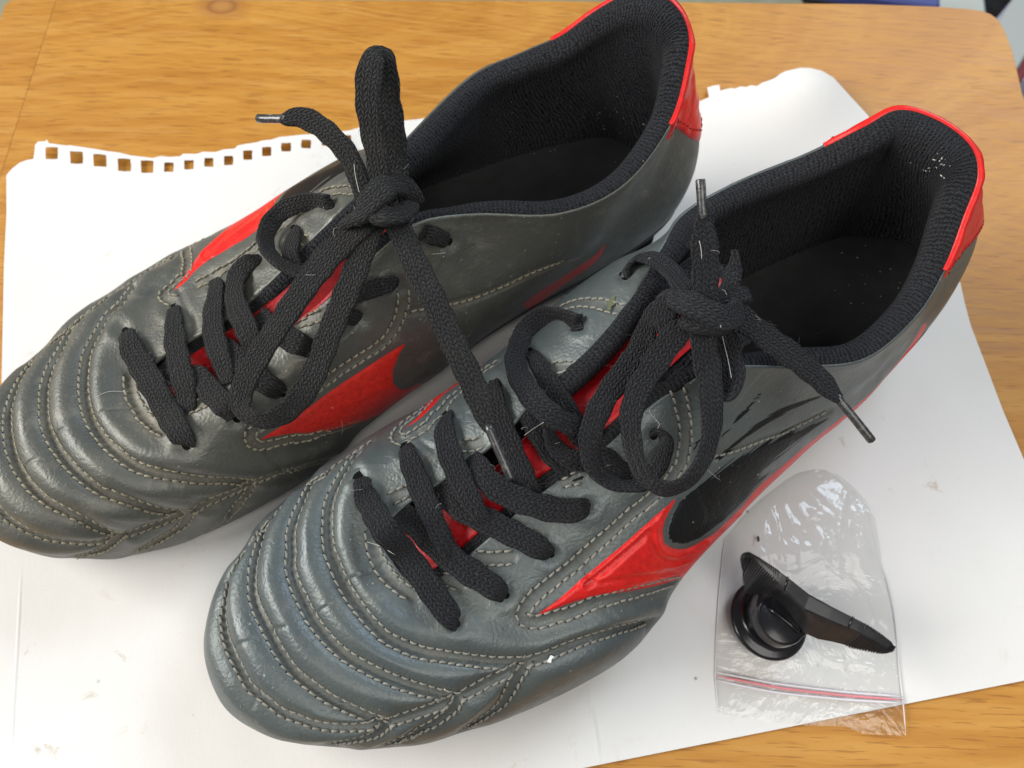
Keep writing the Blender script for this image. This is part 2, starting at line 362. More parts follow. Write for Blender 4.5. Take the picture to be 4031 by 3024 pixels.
class Shoe: pass
def frame(heel, toe):
    h = np.array(heel, float); e1 = np.array(toe, float) - h; e1 /= np.linalg.norm(e1)
    return h, e1, np.array([-e1[1], e1[0]])
def build_base(fr, R, side, O_TAB, PROF):
    """side=+1: outer side is +t (front shoe); -1 mirrored"""
    s = Shoe(); s.fr = fr; s.side = side; s.otab = O_TAB
    h, e1, e2 = fr
    O = np.array([[*(h + a * e1 + side * b * e2), z] for a, b, z in O_TAB])
    Rw = np.array([P(*q) for q in R])
    n = len(O); SUB = 26
    Oc = catmull(O, n=SUB, closed=True); Rc = catmull(Rw, n=SUB, closed=True)
    Pc = catmull(np.array(PROF), n=SUB, closed=True)
    # even the ring spacing out a little
    seg = np.maximum(np.linalg.norm(np.roll(Oc, -1, 0) - Oc, axis=1), np.linalg.norm(np.roll(Rc, -1, 0) - Rc, axis=1))
    th = np.arange(len(Oc)) / SUB
    s.th = th
    T = np.roll(Oc, -1, 0) - np.roll(Oc, 1, 0); T[:, 2] = 0; T /= np.linalg.norm(T, axis=1)[:, None]
    out = np.stack([T[:, 1], -T[:, 0], 0 * T[:, 0]], 1) * (1 if side > 0 else -1)
    cen = Oc.mean(0); 
    if np.sum((Oc - cen) * out) < 0: out = -out
    s.Oc, s.Rc, s.out = Oc, Rc, out
    D = Oc - Rc; dz = -D[:, 2:3]; Dh = D.copy(); Dh[:, 2] = 0
    up = np.array([0, 0, 1.])
    b, al, be, ga = Pc[:, 0:1], Pc[:, 1:2], Pc[:, 2:3], Pc[:, 3:4]
    C1 = Oc + up * al * dz + out * b * 2.2
    C2 = Rc + Dh * be - up * ga * dz
    NT_ = 132
    t = np.linspace(0, 1, NT_)[None, :, None]
    G = (Oc[:, None] * (1 - t) ** 3 + 3 * C1[:, None] * t * (1 - t) ** 2 + 3 * C2[:, None] * t ** 2 * (1 - t) + Rc[:, None] * t ** 3)
    s.G = G; s.N, s.M = G.shape[:2]
    return s
def grid_normals(G, side):
    du = np.roll(G, -1, 0) - np.roll(G, 1, 0); dv = np.gradient(G, axis=1)
    n = np.cross(du, dv); n /= np.linalg.norm(n, axis=2)[..., None] + 1e-9
    c = G.reshape(-1, 3).mean(0)
    if np.sum(n[:, 5] * (G[:, 5] - c) * np.array([1, 1, 0])) < 0: n = -n
    return n
def bvh_of(V, F):
    return BVHTree.FromPolygons([Vector(v) for v in V], [tuple(int(i) for i in f) for f in F])
def cap_faces(sh):
    """bridge over the lace opening: rim station k <-> 32-k, k = 0..9.5"""
    SUB = 26; V = []; F = []; n = sh.N; m = 9
    ks = np.arange(0, int(9.6 * SUB))
    for k in ks:
        a = sh.Rc[k]; b = sh.Rc[(n - k) % n]
        for j in range(m):
            t = j / (m - 1); p = a * (1 - t) + b * t; p = p + np.array([0, 0, 1.]) * 4 * t * (1 - t) * 1.5
            V.append(p)
    return np.array(V), gridfaces(len(ks), m)

def trace(bvh, line, step=7.0, closed=False):
    """drop a line read off the photo onto the surface, seen from the camera; returns runs of (point, normal)"""
    pts = catmull([p[:2] for p in line], step=step, closed=closed)
    runs = []; cur = []
    for u, v in pts:
        loc, nor, idx, d = bvh.ray_cast(CAM, ray(u, v))
        if loc is None or nor is None: 
            if len(cur) > 2: runs.append(cur)
            cur = []; continue
        if nor.z < 0 and nor.dot(ray(u, v)) > 0: nor = -nor
        if cur and (cur[-1][0] - loc).length > 5.0:
            if len(cur) > 2: runs.append(cur)
            cur = []
        cur.append((loc, nor))
    if len(cur) > 2: runs.append(cur)
    return runs

def stitches(mb, run, offs, bvh, period=2.35, ln=2.15, r=.37, lift=.12, hb=None):
    """rows of thread beads along a traced run at the given sideways offsets"""
    P0 = np.array([p for p, n in run]); N0 = np.array([n for p, n in run])
    T = np.gradient(P0, axis=0); T /= np.linalg.norm(T, axis=1)[:, None] + 1e-9
    Sd = np.cross(N0, T); Sd /= np.linalg.norm(Sd, axis=1)[:, None] + 1e-9
    for o in offs:
        L = P0 + Sd * o
        d = np.concatenate([[0], np.cumsum(np.linalg.norm(np.diff(L, axis=0), axis=1))])
        x = random.uniform(.2, 1) * period / 2
        while x < d[-1]:
            c = np.array([np.interp(x, d, L[:, i]) for i in range(3)])
            t = np.array([np.interp(x, d, T[:, i]) for i in range(3)])
            q, nn, ii, dd = bvh.find_nearest(Vector(c))
            x += period * random.uniform(.93, 1.07)
            if q is None or dd > 3: continue
            nn = np.array(nn); q = np.array(q)
            if nn @ np.array([np.interp(x, d, N0[:, i]) for i in range(3)]) < 0: nn = -nn
            t = t - nn * (t @ nn); t /= np.linalg.norm(t) + 1e-9
            sd = np.cross(nn, t); a = random.uniform(.08, .22); t = t * math.cos(a) + sd * math.sin(a); sd = np.cross(nn, t)
            l2 = ln * random.uniform(.92, 1.05) / 2
            V = []; prof = [(-1, .35, -.25), (-.72, .85, .02), (0, 1.05, .16), (.72, .85, .02), (1, .35, -.25)]
            for (a1, rr, hh) in prof:
                for k in range(6):
                    th = math.pi * k / 3
                    V.append(q + t * a1 * l2 + nn * (lift + hh + rr * r * math.sin(th) * .8) + sd * rr * r * math.cos(th))
            F = [tuple(f) for f in gridfaces(5, 6, wrap_m=True)] + [tuple(range(6)), tuple(range(24, 30))[::-1]]
            mb.add(V, F)
            if hb is not None:
                c0 = q - t * period * .5 + nn * .10
                hb.add([c0 + t * .30 * math.cos(k * math.pi / 3) + sd * .26 * math.sin(k * math.pi / 3) for k in range(6)], [tuple(range(6))])

def make_upper(sh, seams, grooves, regions, mat, parent, dimples, piping=()):
    """displace the base by the quilting, colour masks, and build the mesh"""
    V = sh.G.reshape(-1, 3); F = gridfaces(sh.N, sh.M, wrap_n=True)
    Nn = grid_normals(sh.G, sh.side).reshape(-1, 3)
    sh.bvh0 = bvh_of(V + Nn * 1.5, F)
    # seams -> runs on the base surface
    sh.runs = []
    cl = []                                  # (pts, quilt height, width)
    for key, line, ht in seams:
        rr = trace(sh.bvh0, line)
        for r in rr: sh.runs.append((key, r)); cl.append((np.array([p - n * 1.5 for p, n in r]), ht))
    disp = np.zeros(len(V)); dirt = np.zeros(len(V))
    allp = np.vstack([c for c, h in cl]); allh = np.concatenate([np.full(len(c), h) for c, h in cl])
    dd = np.full(len(V), 1e9); wsum = np.zeros(len(V)); hsum = np.zeros(len(V))
    for lo, hi in ((0, .8), (.8, 1.5), (1.5, 9)):
        mk = (allh >= lo) & (allh < hi)
        if not mk.any(): continue
        kd = KDTree(int(mk.sum())); hs = allh[mk]
        for i, p in enumerate(allp[mk]): kd.insert(p, i)
        kd.balance()
        dk = np.empty(len(V)); hk = np.empty(len(V))
        for i, v in enumerate(V):
            co, idx, d = kd.find(v); dk[i] = d; hk[i] = hs[idx]
        wk = 1 / (dk ** 2 + 2.0) ** 1.5; wsum += wk; hsum += wk * hk; dd = np.minimum(dd, dk)
    hh = hsum / wsum
    base = (1 - (1 - np.clip((dd - .9) / 6.2, 0, 1)) ** 2) ** .72
    disp += hh * base - .3 * np.exp(-(np.maximum(dd - 1.0, 0) / .5) ** 2)
    dirt = np.maximum(dirt, np.exp(-(dd / 1.45) ** 4) * .85)
    # a quilt panel swells most halfway: low frequency lumps
    s_ = (V[:, :2] - sh.fr[0]) @ sh.fr[1]; t_ = (V[:, :2] - sh.fr[0]) @ sh.fr[2] * sh.side
    sh.s_, sh.t_ = s_, t_
    lump = np.array([noise.noise(Vector(v) * .045) * .6 + noise.noise(Vector(v) * .13) * .14 for v in V])
    jj = np.tile(np.arange(sh.M), sh.N) / (sh.M - 1)
    fade = sstep(0, .08, jj) * (1 - sstep(.95, 1, jj))
    disp += lump * fade * .8
    # flex creases across the vamp
    uvp = QN(V)
    facing = np.einsum('ij,ij->i', Nn, (np.array([0, 0, HC]) - V)); facing /= np.linalg.norm(np.array([0, 0, HC]) - V, axis=1)
    for line, depth, wd in grooves:
        L = catmull([p[:2] for p in line], step=8)
        d = dline(uvp, L); disp -= depth * np.exp(-(d / wd) ** 2) * (facing > -.05)
    for (u, v, r, depth) in dimples:
        d = np.hypot(uvp[:, 0] - u, uvp[:, 1] - v); disp += (-depth * np.exp(-(d / r) ** 2) + depth * .5 * np.exp(-((d - r * 1.7) / (r * .8)) ** 2)) * (facing > 0)
    V2 = V + Nn * disp[:, None]
    uvp = QN(V2)
    # colour masks
    col = np.zeros((len(V), 3)); col[:, 2] = dirt
    for ch, poly, wpx, cond in regions:
        sd = sdpoly(uvp, catmull([p[:2] for p in poly], step=12, closed=True))
        ok = (facing > -.35)
        if cond: ok &= cond(s_, t_)
        if ch == 1 and sh.side > 0 and wpx > 20: wpx = 5 + 45 * sstep(120, 620, np.hypot(uvp[:, 0] - 2640, uvp[:, 1] - 2130))
        if ch == 1 and sh.side < 0: wpx = 5 + 25 * sstep(60, 300, np.hypot(uvp[:, 0] - 1085, uvp[:, 1] - 820))
        val = np.clip(.5 + sd / (2 * wpx), 0, 1.35 if ch == 1 else 1) * ok
        col[:, ch] = np.maximum(col[:, ch], val)
    # raise the rim into a folded edge (thickness)
    G2 = V2.reshape(sh.G.shape)
    inn = np.stack([-sh.out[:, 0], -sh.out[:, 1], sh.out[:, 2]], 1)
    e = sh.Rc - .5 * (sh.Rc + np.roll(sh.Rc[::-1], 1, 0)); 
    TR = np.roll(sh.Rc, -1, 0) - np.roll(sh.Rc, 1, 0); TR /= np.linalg.norm(TR, axis=1)[:, None]
    last = G2[:, -1]; prev = G2[:, -6]; tang = last - prev; tang /= np.linalg.norm(tang, axis=1)[:, None]
    nl = Nn.reshape(sh.G.shape)[:, -1]
    rim1 = last + tang * .45 - nl * .35; rim2 = last + tang * .40 - nl * 1.2; rim3 = last - tang * .6 - nl * 1.5; rim4 = last - tang * 7 - nl * 1.6
    G3 = np.concatenate([G2, rim1[:, None], rim2[:, None], rim3[:, None], rim4[:, None]], 1)
    c3 = np.concatenate([col.reshape(sh.N, sh.M, 3), np.repeat(col.reshape(sh.N, sh.M, 3)[:, -1:], 4, 1)], 1)
    M3 = G3.shape[1]
    al = np.concatenate([[0], np.cumsum(np.linalg.norm(np.diff(sh.Oc, axis=0), axis=1))])
    uv = np.stack([np.repeat(al[:, None], M3, 1), np.repeat(np.arange(M3)[None] * .55, sh.N, 0)], -1).reshape(-1, 2)
    uv = np.stack([s_, np.tile(np.arange(sh.M), sh.N) * .55], -1).reshape(sh.N, sh.M, 2)
    uv = np.concatenate([uv, np.repeat(uv[:, -1:], 4, 1)], 1).reshape(-1, 2)
    F3 = gridfaces(sh.N, M3, wrap_n=True, flip=(sh.side < 0))
    sh.G2 = G2; sh.Nn = Nn.reshape(sh.G.shape); sh.V2 = V2; sh.F = F
    sh.bvh = bvh_of(V2, F)
    o = mesh('upper', G3.reshape(-1, 3), F3, mat, parent, uv=uv, colors=c3.reshape(-1, 3))
    return o

def strip_on_rim(sh, name, mat, parent, k0, k1, prof_fn, taper=True):
    SUB = 26
    idx = [k % sh.N for k in range(int(k0 * SUB), int(k1 * SUB) + 1)]
    TR = np.roll(sh.Rc, -1, 0) - np.roll(sh.Rc, 1, 0); TR[:, 2] = 0; TR /= np.linalg.norm(TR, axis=1)[:, None]
    inn = np.stack([-TR[:, 1], TR[:, 0], 0 * TR[:, 0]], 1)
    c = sh.Rc[int(15.5 * SUB)]; mid = sh.Rc[int(11.5 * SUB)]; opp = sh.Rc[int(21.5 * SUB)]
    if inn[int(11.5 * SUB)] @ (opp - mid) < 0: inn = -inn
    # smooth the inward directions
    for _ in range(12): inn = (np.roll(inn, 1, 0) + inn + np.roll(inn, -1, 0)) / 3
    inn /= np.linalg.norm(inn, axis=1)[:, None]
    V = []; U = []; L = 0; prev = None
    for q, i in enumerate(idx):
        if prev is not None: L += np.linalg.norm(sh.Rc[i] - prev)
        prev = sh.Rc[i]
        k = (i / SUB); pr = prof_fn(k, q / (len(idx) - 1), i)
        a = 0; pp = None
        for (x, z, *ab) in pr:
            p = np.array(ab[0]) if ab else sh.Rc[i] + inn[i] * x + np.array([0, 0, z])
            if pp is not None: a += np.linalg.norm(p - pp)
            pp = p
            V.append(p); U.append((a, L))
    m = len(V) // len(idx)
    return mesh(name, np.array(V), gridfaces(len(idx), m, flip=(sh.side > 0)), mat, parent, uv=np.array(U)), np.array(V).reshape(len(idx), m, 3)

def make_lining(sh, parent):
    SUB = 26; h, e1, e2 = sh.fr
    In = np.array([[*(h + (a + (7 if a < 20 else 0)) * e1 + sh.side * (b - math.copysign(min(abs(b), 4.5), b)) * e2), 31.0 - 9 * min(1, a / 150)] for a, b, z in sh.otab])
    Ic = catmull(In, n=SUB, closed=True)
    def prof(k, f, i):
        heel = math.exp(-((k - 16) / 2.6) ** 2)          # thicker padding at the achilles
        e = min(1, (k - 9.0) / 1.0, (23.6 - k) / 1.0); e = max(.25, e)
        wdt = (7.0 + 2.0 * heel) * (.55 + .45 * e)
        hgt = (2.4 + .6 * heel)
        base = sh.Rc[i]
        pts = []
        for t in np.linspace(0, 1, 13):
            th = math.pi * t
            pts.append((-.35 + wdt * (1 - math.cos(th)) / 2, -.9 + hgt * math.sin(th) ** .8 - 2.5 * t * t))
        # inner wall down to the insole
        TR = sh.lin_inn[i]
        top = base + TR * (pts[-1][0]) + np.array([0, 0, pts[-1][1]])
        bot = Ic[i]
        res = list(pts)
        c1 = top + np.array([0, 0, -12.0]) - TR * 1.5
        c2 = bot + np.array([0, 0, 14.0]) - TR * 1.0
        for t in np.linspace(0, 1, 26)[1:]:
            p = top * (1 - t) ** 3 + 3 * c1 * t * (1 - t) ** 2 + 3 * c2 * t * t * (1 - t) + bot * t ** 3
            res.append((0, 0, p))
        return res
    TR = np.roll(sh.Rc, -1, 0) - np.roll(sh.Rc, 1, 0); TR[:, 2] = 0; TR /= np.linalg.norm(TR, axis=1)[:, None]
    inn = np.stack([-TR[:, 1], TR[:, 0], 0 * TR[:, 0]], 1)
    if inn[int(11.5 * SUB)] @ (sh.Rc[int(21.5 * SUB)] - sh.Rc[int(11.5 * SUB)]) < 0: inn = -inn
    for _ in range(12): inn = (np.roll(inn, 1, 0) + inn + np.roll(inn, -1, 0)) / 3
    sh.lin_inn = inn / np.linalg.norm(inn, axis=1)[:, None]
    o, V = strip_on_rim(sh, 'collar_lining', MAT['knit'], parent, 9.0, 23.6, prof)
    # deep interior walls under the vamp so that nothing is open, plus insole
    idx = list(range(0, sh.N, 4))
    I2 = Ic[idx]
    vv = [tuple(p) for p in I2]; c = I2.mean(0)
    ring2 = [(c + (p - c) * .55 + np.array([0, 0, -.6])) for p in I2]
    n = len(I2)
    V = np.array(list(I2 + np.array([0, 0, 1.2])) + [p + np.array([0, 0, .3]) for p in (c + (I2 - c) * .93)] + ring2 + [c])
    F = [(a * n + i, a * n + (i + 1) % n, (a + 1) * n + (i + 1) % n, (a + 1) * n + i) for a in range(2) for i in range(n)]
    F += [(2 * n + i, 2 * n + (i + 1) % n, 3 * n) for i in range(n)]
    mesh('insole', V, F, MAT['insole'], parent)
    return o

def make_binding(sh, parent, k0, k1, wid):
    """padded black edging along the lace flap"""
    def prof(k, f, i):
        e = min(1, f * 9, (1 - f) * 9) ** .5; e = max(e, .15)
        return [(-.5 + wid * (1 - math.cos(math.pi * t)) / 2 * (.6 + .4 * e), -1.4 + 3.3 * e * math.sin(math.pi * t) ** .8 - 1.6 * t) for t in np.linspace(0, 1, 12)] + [(wid * .5, -4.5), (0, -4)]
    return strip_on_rim(sh, 'padded_edging', MAT['knit'], parent, k0, k1, prof)[0]

def make_sole(sh, parent):
    SUB = 26; Oc = sh.Oc; out = sh.out
    ring = []
    for (o, z) in ((-.3, .6), (.5, -.2), (.6, -1.6), (-1.0, -4.2), (-6, -5.5)):
        ring.append(Oc + out * o + np.array([0, 0, 1.]) * z)
    G = np.stack(ring, 1)[::3]; n = len(G)
    c = Oc.mean(0); c[2] = 6
    V = np.vstack([G.reshape(-1, 3), c[None]])
    F = [tuple(f) for f in gridfaces(n, 5, wrap_n=True)] + [(i * 5 + 4, ((i + 1) % n) * 5 + 4, n * 5) for i in range(n)]
    mesh('outsole', V, F, MAT['sole'], parent)
    h, e1, e2 = sh.fr
    for (s, t) in ((28, 9), (28, -11), (62, 14), (62, -11), (150, 28), (150, -22), (180, 30), (180, -28), (205, 28), (205, -28), (232, 16), (232, -14)):
        p = h + s * e1 + sh.side * t * e2
        mb = MB(); mb.tube([(p[0], p[1], .01), (p[0], p[1], 1.5), (p[0], p[1], 9)], [4.2, 4.6, 7], 12)
        mb.build('stud', MAT['sole'], parent)

def make_tab(sh, parent, k0, k1, j0):
    SUB = 26; i0, i1 = int(k0 * SUB), int(k1 * SUB); q = np.arange(i0, i1 + 1) / SUB
    jl = (.93 - (.93 - j0) * np.clip(np.minimum(q - k0, k1 - q) / 2.9, 0, 1) ** .8) * (sh.M - 1)
    m_ = 70; G = []; Nn = []
    for a, i in enumerate(range(i0, i1 + 1)):
        jj = np.linspace(jl[a], sh.M - 1, m_)
        G.append(np.stack([np.interp(jj, np.arange(sh.M), sh.G2[i][:, c]) for c in range(3)], 1)); Nn.append(np.stack([np.interp(jj, np.arange(sh.M), sh.Nn[i][:, c]) for c in range(3)], 1))
    G = np.array(G); Nn = np.array(Nn)
    n, m = G.shape[:2]
    a = np.minimum(np.arange(n), np.arange(n)[::-1])[:, None]; b = np.arange(m)[None]
    e = np.minimum(a / 3.0, b / 4.0); e = np.clip(e, 0, 1)
    up = sstep(.9, 1, np.arange(m) / (m - 1))[None, :, None]
    lum = np.array([[noise.noise(Vector(G[i, j]) * .22) for j in range(m)] for i in range(n)])
    V = G + Nn * (-.2 + (1.0 + .4 * lum) * e ** .5)[..., None] + np.array([0, 0, .35]) * up
    tg = G[:, -1:] - G[:, -6:-5]; tg /= np.linalg.norm(tg, axis=2)[..., None]
    V = np.concatenate([V, G[:, -1:] + tg * .95 + Nn[:, -1:] * .1, G[:, -1:] + tg * .9 - Nn[:, -1:] * .9, G[:, -1:] + tg * .2 - Nn[:, -1:] * 1.5], 1)
    o = mesh('heel_tab', V.reshape(-1, 3), gridfaces(n, m + 3, flip=(sh.side < 0)), MAT['red'], parent)
    bv = bvh_of(V.reshape(-1, 3), gridfaces(n, m + 3)); mb = MB()
    for run in ([(Vector(G[i, 7]), Vector(Nn[i, 7])) for i in range(4, n - 4)], [(Vector(G[5, j]), Vector(Nn[5, j])) for j in range(6, m)], [(Vector(G[n - 6, j]), Vector(Nn[n - 6, j])) for j in range(6, m)]):
        stitches(mb, run, [0], bv, lift=.02, r=.25)
    mb.build('stitching', MAT['redthread'], o, kind='stuff')
    return o

def make_tongue(sh, parent, ext=12, kend=9.4, cut=4):
    """red tongue with a black border, a little below the lace flaps"""
    SUB = 26; n = sh.N
    rows = []; 
    ks = np.linspace(0.4, kend, 80)
    for q, k in enumerate(ks):
        a = sh.Rc[int(k * SUB)]; b = sh.Rc[(n - int(k * SUB)) % n]
        mid = (a + b) / 2; dr = (a - b); dr[2] = 0; L = np.linalg.norm(dr); dr /= L + 1e-9
        f = q / 79
        hw = min(L / 2 + 3 + 3.5 * f, 18.5 - 3 * f)
        row = []
        for t in np.linspace(-1, 1, 25):
            wv = 1.0 * noise.noise(Vector((q * .12, t * 2.2, sh.side * 3)))
            p = mid + dr * hw * t + np.array([0, 0, -4.2 - 3.0 * t * t + 1.6 * math.sin(f * 3.1) + wv - 1.2 * (1 - f)])
            row.append(p)
        rows.append(row)
    # extend beyond the throat into a free end
    d = np.array(rows[-1]).mean(0) - np.array(rows[-9]).mean(0); d /= np.linalg.norm(d)
    for q in range(1, ext + 1):
        rows.append([p + (d * 1.1 + np.array([0, 0, .25 - .03 * q])) * q for p in rows[79]])
    G = np.array(rows)
    nr = len(G)
    red = (slice(0, nr - cut), slice(6, 19))
    Gr = G[red] + np.array([0, 0, .55])
    # thin edge skirts
    def slab(G, name, mat, par):
        n_, m_ = G.shape[:2]; lo = G - np.array([0, 0, 1.1])
        V = np.concatenate([G.reshape(-1, 3), lo.reshape(-1, 3)]); F = [tuple(f) for f in gridfaces(n_, m_)]; o_ = n_ * m_
        F += [tuple(i + o_ for i in f[::-1]) for f in F]
        bd = [i for i in range(m_)] + [i * m_ + m_ - 1 for i in range(1, n_)] + [(n_ - 1) * m_ + i for i in range(m_ - 2, -1, -1)] + [i * m_ for i in range(n_ - 2, 0, -1)]
        for a, b in zip(bd, bd[1:] + bd[:1]): F.append((b, a, a + o_, b + o_))
        uv = np.stack(np.meshgrid(np.arange(n_) * 1.3, np.arange(m_) * 1.3, indexing='ij'), -1).reshape(-1, 2)
        return mesh(name, V, F, mat, par, uv=np.vstack([uv, uv]))
    t = slab(G, 'tongue', MAT['knit'], parent)
    slab(Gr, 'tongue_cover', MAT['redtongue'], t)
    sh.tongueG = G

def ribbon(sh, name, pts, mat, parent, width=7.2, thick=1.45, supp=None, wtab=None, flat_n=None, endtaper=(1, 1), zoff=0.0):
    """woven flat lace. pts: (u, v, h, roll_deg[, width]).  h<30: height above the shoe under it, else absolute height"""
    arr = []
    for p in pts:
        u, v, h = p[:3]; roll = p[3] if len(p) > 3 else 0; wd = p[4] if len(p) > 4 else width
        if h >= 30: q = P(u, v, h)
        else:
            loc, nor, i, d = sh.supp.ray_cast(CAM, ray(u, v))
            if loc is None: q = P(u, v, 60)
            else: q = np.array(loc - ray(u, v) * (h + thick * .5))
        arr.append([*q, roll, wd])
    c = catmull(arr, step=.55)
    X = c[:, :3]; roll = np.radians(c[:, 3]); wd = c[:, 4] * .90
    T = np.gradient(X, axis=0); T /= np.linalg.norm(T, axis=1)[:, None] + 1e-9
    Nn = []
    for x in X:
        q, nn, i, d = sh.supp.find_nearest(Vector(x))
        nn = np.array(nn); nn = nn if nn[2] > 0 else -nn
        wgt = min(1, max(0, (d - 4) / 8)); nn = nn * (1 - wgt) + np.array([0, 0, 1.]) * wgt
        Nn.append(nn)
    Nn = np.array(Nn)
    for _ in range(10):
        Nn[1:-1] = (Nn[:-2] + Nn[1:-1] + Nn[2:]) / 3
    Nn -= T * np.sum(Nn * T, 1)[:, None]; Nn /= np.linalg.norm(Nn, axis=1)[:, None] + 1e-9
    B = np.cross(T, Nn)
    cr, sr = np.cos(roll)[:, None], np.sin(roll)[:, None]
    B2 = B * cr + Nn * sr; N2 = Nn * cr - B * sr
    n = len(X); k = 20; V = []; U = []
    L = np.concatenate([[0], np.cumsum(np.linalg.norm(np.diff(X, axis=0), axis=1))])
    for i in range(n):
        ee = 1.0
        if endtaper[0] < 1: ee *= endtaper[0] + (1 - endtaper[0]) * min(1, L[i] / 5)
        if endtaper[1] < 1: ee *= endtaper[1] + (1 - endtaper[1]) * min(1, (L[-1] - L[i]) / 5)
        W = wd[i] * ee * (1 + .05 * math.sin(L[i] * .9) + .04 * noise.noise(Vector(X[i]) * .3)); Tk = thick * (1 + .12 * noise.noise(Vector(X[i]) * .2))
        if ee < 1: Tk = Tk * (1 + (1 - ee) * .5)
        a = 0; pr = None
        for q in range(k + 1):
            th = 2 * math.pi * q / k
            x = math.copysign(abs(math.cos(th)) ** .6, math.cos(th)) * W / 2; y = math.copysign(abs(math.sin(th)) ** .5, math.sin(th)) * Tk / 2
            bead = 1 + .06 * math.sin(2 * math.pi * (L[i] / 1.35 + q * .5))
            p = X[i] + B2[i] * x * (1 + .012 * math.sin(2 * math.pi * L[i] / 1.35)) + N2[i] * y * bead
            if pr is not None: a += math.hypot(x - pr[0], y - pr[1])
            pr = (x, y); V.append(p); U.append((a, L[i]))
    F = [tuple(f) for f in gridfaces(n, k + 1)]
    F += [tuple(range(k)), tuple(range((n - 1) * (k + 1), (n - 1) * (k + 1) + k))[::-1]]
    o = mesh(name, np.array(V), F, mat, parent, uv=np.array(U))
    sh.lacepts.append((X, B2, N2, wd))
    return o, X

def aglet(p0, p1, parent, r=1.15):
    """p0,p1 world points"""
    p0 = np.array(p0); p1 = np.array(p1); mb = MB()
    ts = [-.1, 0, .03, .25, .5, .75, .97, 1.0]; rr = [.8, .98, 1, 1, .98, 1, 1, .86]
    mb.tube([p0 + (p1 - p0) * t for t in ts], [r * x for x in rr], 14)
    # folded seam of the sheath
    d = (p1 - p0) / np.linalg.norm(p1 - p0); s = np.cross(d, [0, 0, 1.]); s /= np.linalg.norm(s); u = np.cross(s, d)
    mb.tube([p0 + (p1 - p0) * t + s * r * .6 + u * r * .72 for t in (0, .5, 1)], .16, 5)
    return mb.build('aglet', MAT['aglet'], parent)

def eyelet(sh, u, v, parent, r=2.7, mat=None):
    loc, nor, i, d = sh.bvh.ray_cast(CAM, ray(u, v))
    if loc is None: return
    nor = nor if nor.z > 0 else -nor
    n = np.array(nor); a = np.cross(n, [0, 1, 0.]); a /= np.linalg.norm(a); b = np.cross(n, a); c = np.array(loc)
    V = []; ks = 24
    prof = [(1.45, -.35), (1.3, .22), (1.12, .42), (1.0, .25), (.9, .12)]
    for (rr, hh) in prof:
        for k in range(ks):
            th = 2 * math.pi * k / ks; V.append(c + (a * math.cos(th) + b * math.sin(th)) * r * rr + n * hh)
    o = mesh('eyelet', np.array(V), gridfaces(5, ks, wrap_m=True), MAT['leatherA' if sh.side > 0 else 'leatherB'], parent)
    V = [c + (a * math.cos(2 * math.pi * k / ks) + b * math.sin(2 * math.pi * k / ks)) * r * .95 + n * .16 for k in range(ks)]
    mesh('eyelet_hole', np.array(V), [tuple(range(ks))], MAT['hole'], o, smooth=False)

def emblem(sh, poly, parent, name, mat, raise_=.35, step=9, grooves=()):
    """a flat piece cut along an outline and laid on the displaced upper"""
    pl = catmull([p[:2] for p in poly], step=10, closed=True)
    xs = np.arange(pl[:, 0].min(), pl[:, 0].max(), step); ys = np.arange(pl[:, 1].min(), pl[:, 1].max(), step)
    g = np.array([(x + (step / 2 if j % 2 else 0), y) for j, y in enumerate(ys) for x in xs])
    g = g[sdpoly(g, pl) > step * .45]
    co = [Vector(p) for p in pl] + [Vector(p) for p in g]; nb = len(pl)
    r = delaunay_2d_cdt(co, [], [list(range(nb))], 1, 1e-4)
    vs, fs = r[0], r[2]
    arr = np.array([(v.x, v.y) for v in vs]); sd = np.abs(sdpoly(arr, pl))
    gd = np.full(len(arr), 0.0)
    for line, depth, wd in grooves:
        d = dline(arr, catmull([p[:2] for p in line], step=8)); gd -= depth * np.exp(-(d / wd) ** 2) - depth * .35 * np.exp(-((d - wd * 2) / wd) ** 2)
    P3 = []; ok = []
    for (x, y), e, gg in zip(arr, sd, gd):
        loc, nor, i, d = sh.bvh.ray_cast(CAM, ray(x, y))
        if loc is None: P3.append((0, 0, 0)); ok.append(False); continue
        nor = nor if nor.dot(ray(x, y)) < 0 else -nor
        fc_ = -nor.dot(ray(x, y)); k = min(1, e / 8) * min(1, max(0, (fc_ - .22) / .25))
        if fc_ < .16: P3.append((0, 0, 0)); ok.append(False); continue
        P3.append(np.array(loc) + np.array(nor) * (-.10 + (raise_ + .1) * k + gg)); ok.append(True)
    P3 = np.array(P3)
    F = []
    for f in fs:
        if all(ok[i] for i in f):
            p = [P3[i] for i in f]
            if max(np.linalg.norm(p[i] - p[i - 1]) for i in range(len(p))) < 6: F.append(tuple(f))
    if not F: return None
    par = list(range(len(P3)))
    def root_(i):
        while par[i] != i: par[i] = par[par[i]]; i = par[i]
        return i
    for f in F:
        for i in f[1:]: par[root_(i)] = root_(f[0])
    cnt = {}
    for f in F: cnt[root_(f[0])] = cnt.get(root_(f[0]), 0) + 1
    best = max(cnt, key=cnt.get); F = [f for f in F if root_(f[0]) == best]
    used = sorted({i for f in F for i in f}); mp_ = {i: k for k, i in enumerate(used)}
    P3 = P3[used]; F = [tuple(mp_[i] for i in f) for f in F]
    o = mesh(name, P3, F, mat, parent)
    return o

def fibre(mb, p, d, L, curl, r=.035, n=6):
    p = np.array(p, float); d = np.array(d, float); d /= np.linalg.norm(d) + 1e-9
    pts = [p]; ax = np.random.normal(size=3)
    for i in range(n):
        d = d + np.cross(ax, d) * curl / n + np.random.normal(size=3) * .12; d /= np.linalg.norm(d)
        pts.append(pts[-1] + d * L / n)
    mb.tube(pts, [r] * n + [r * .4], 3, cap=False)

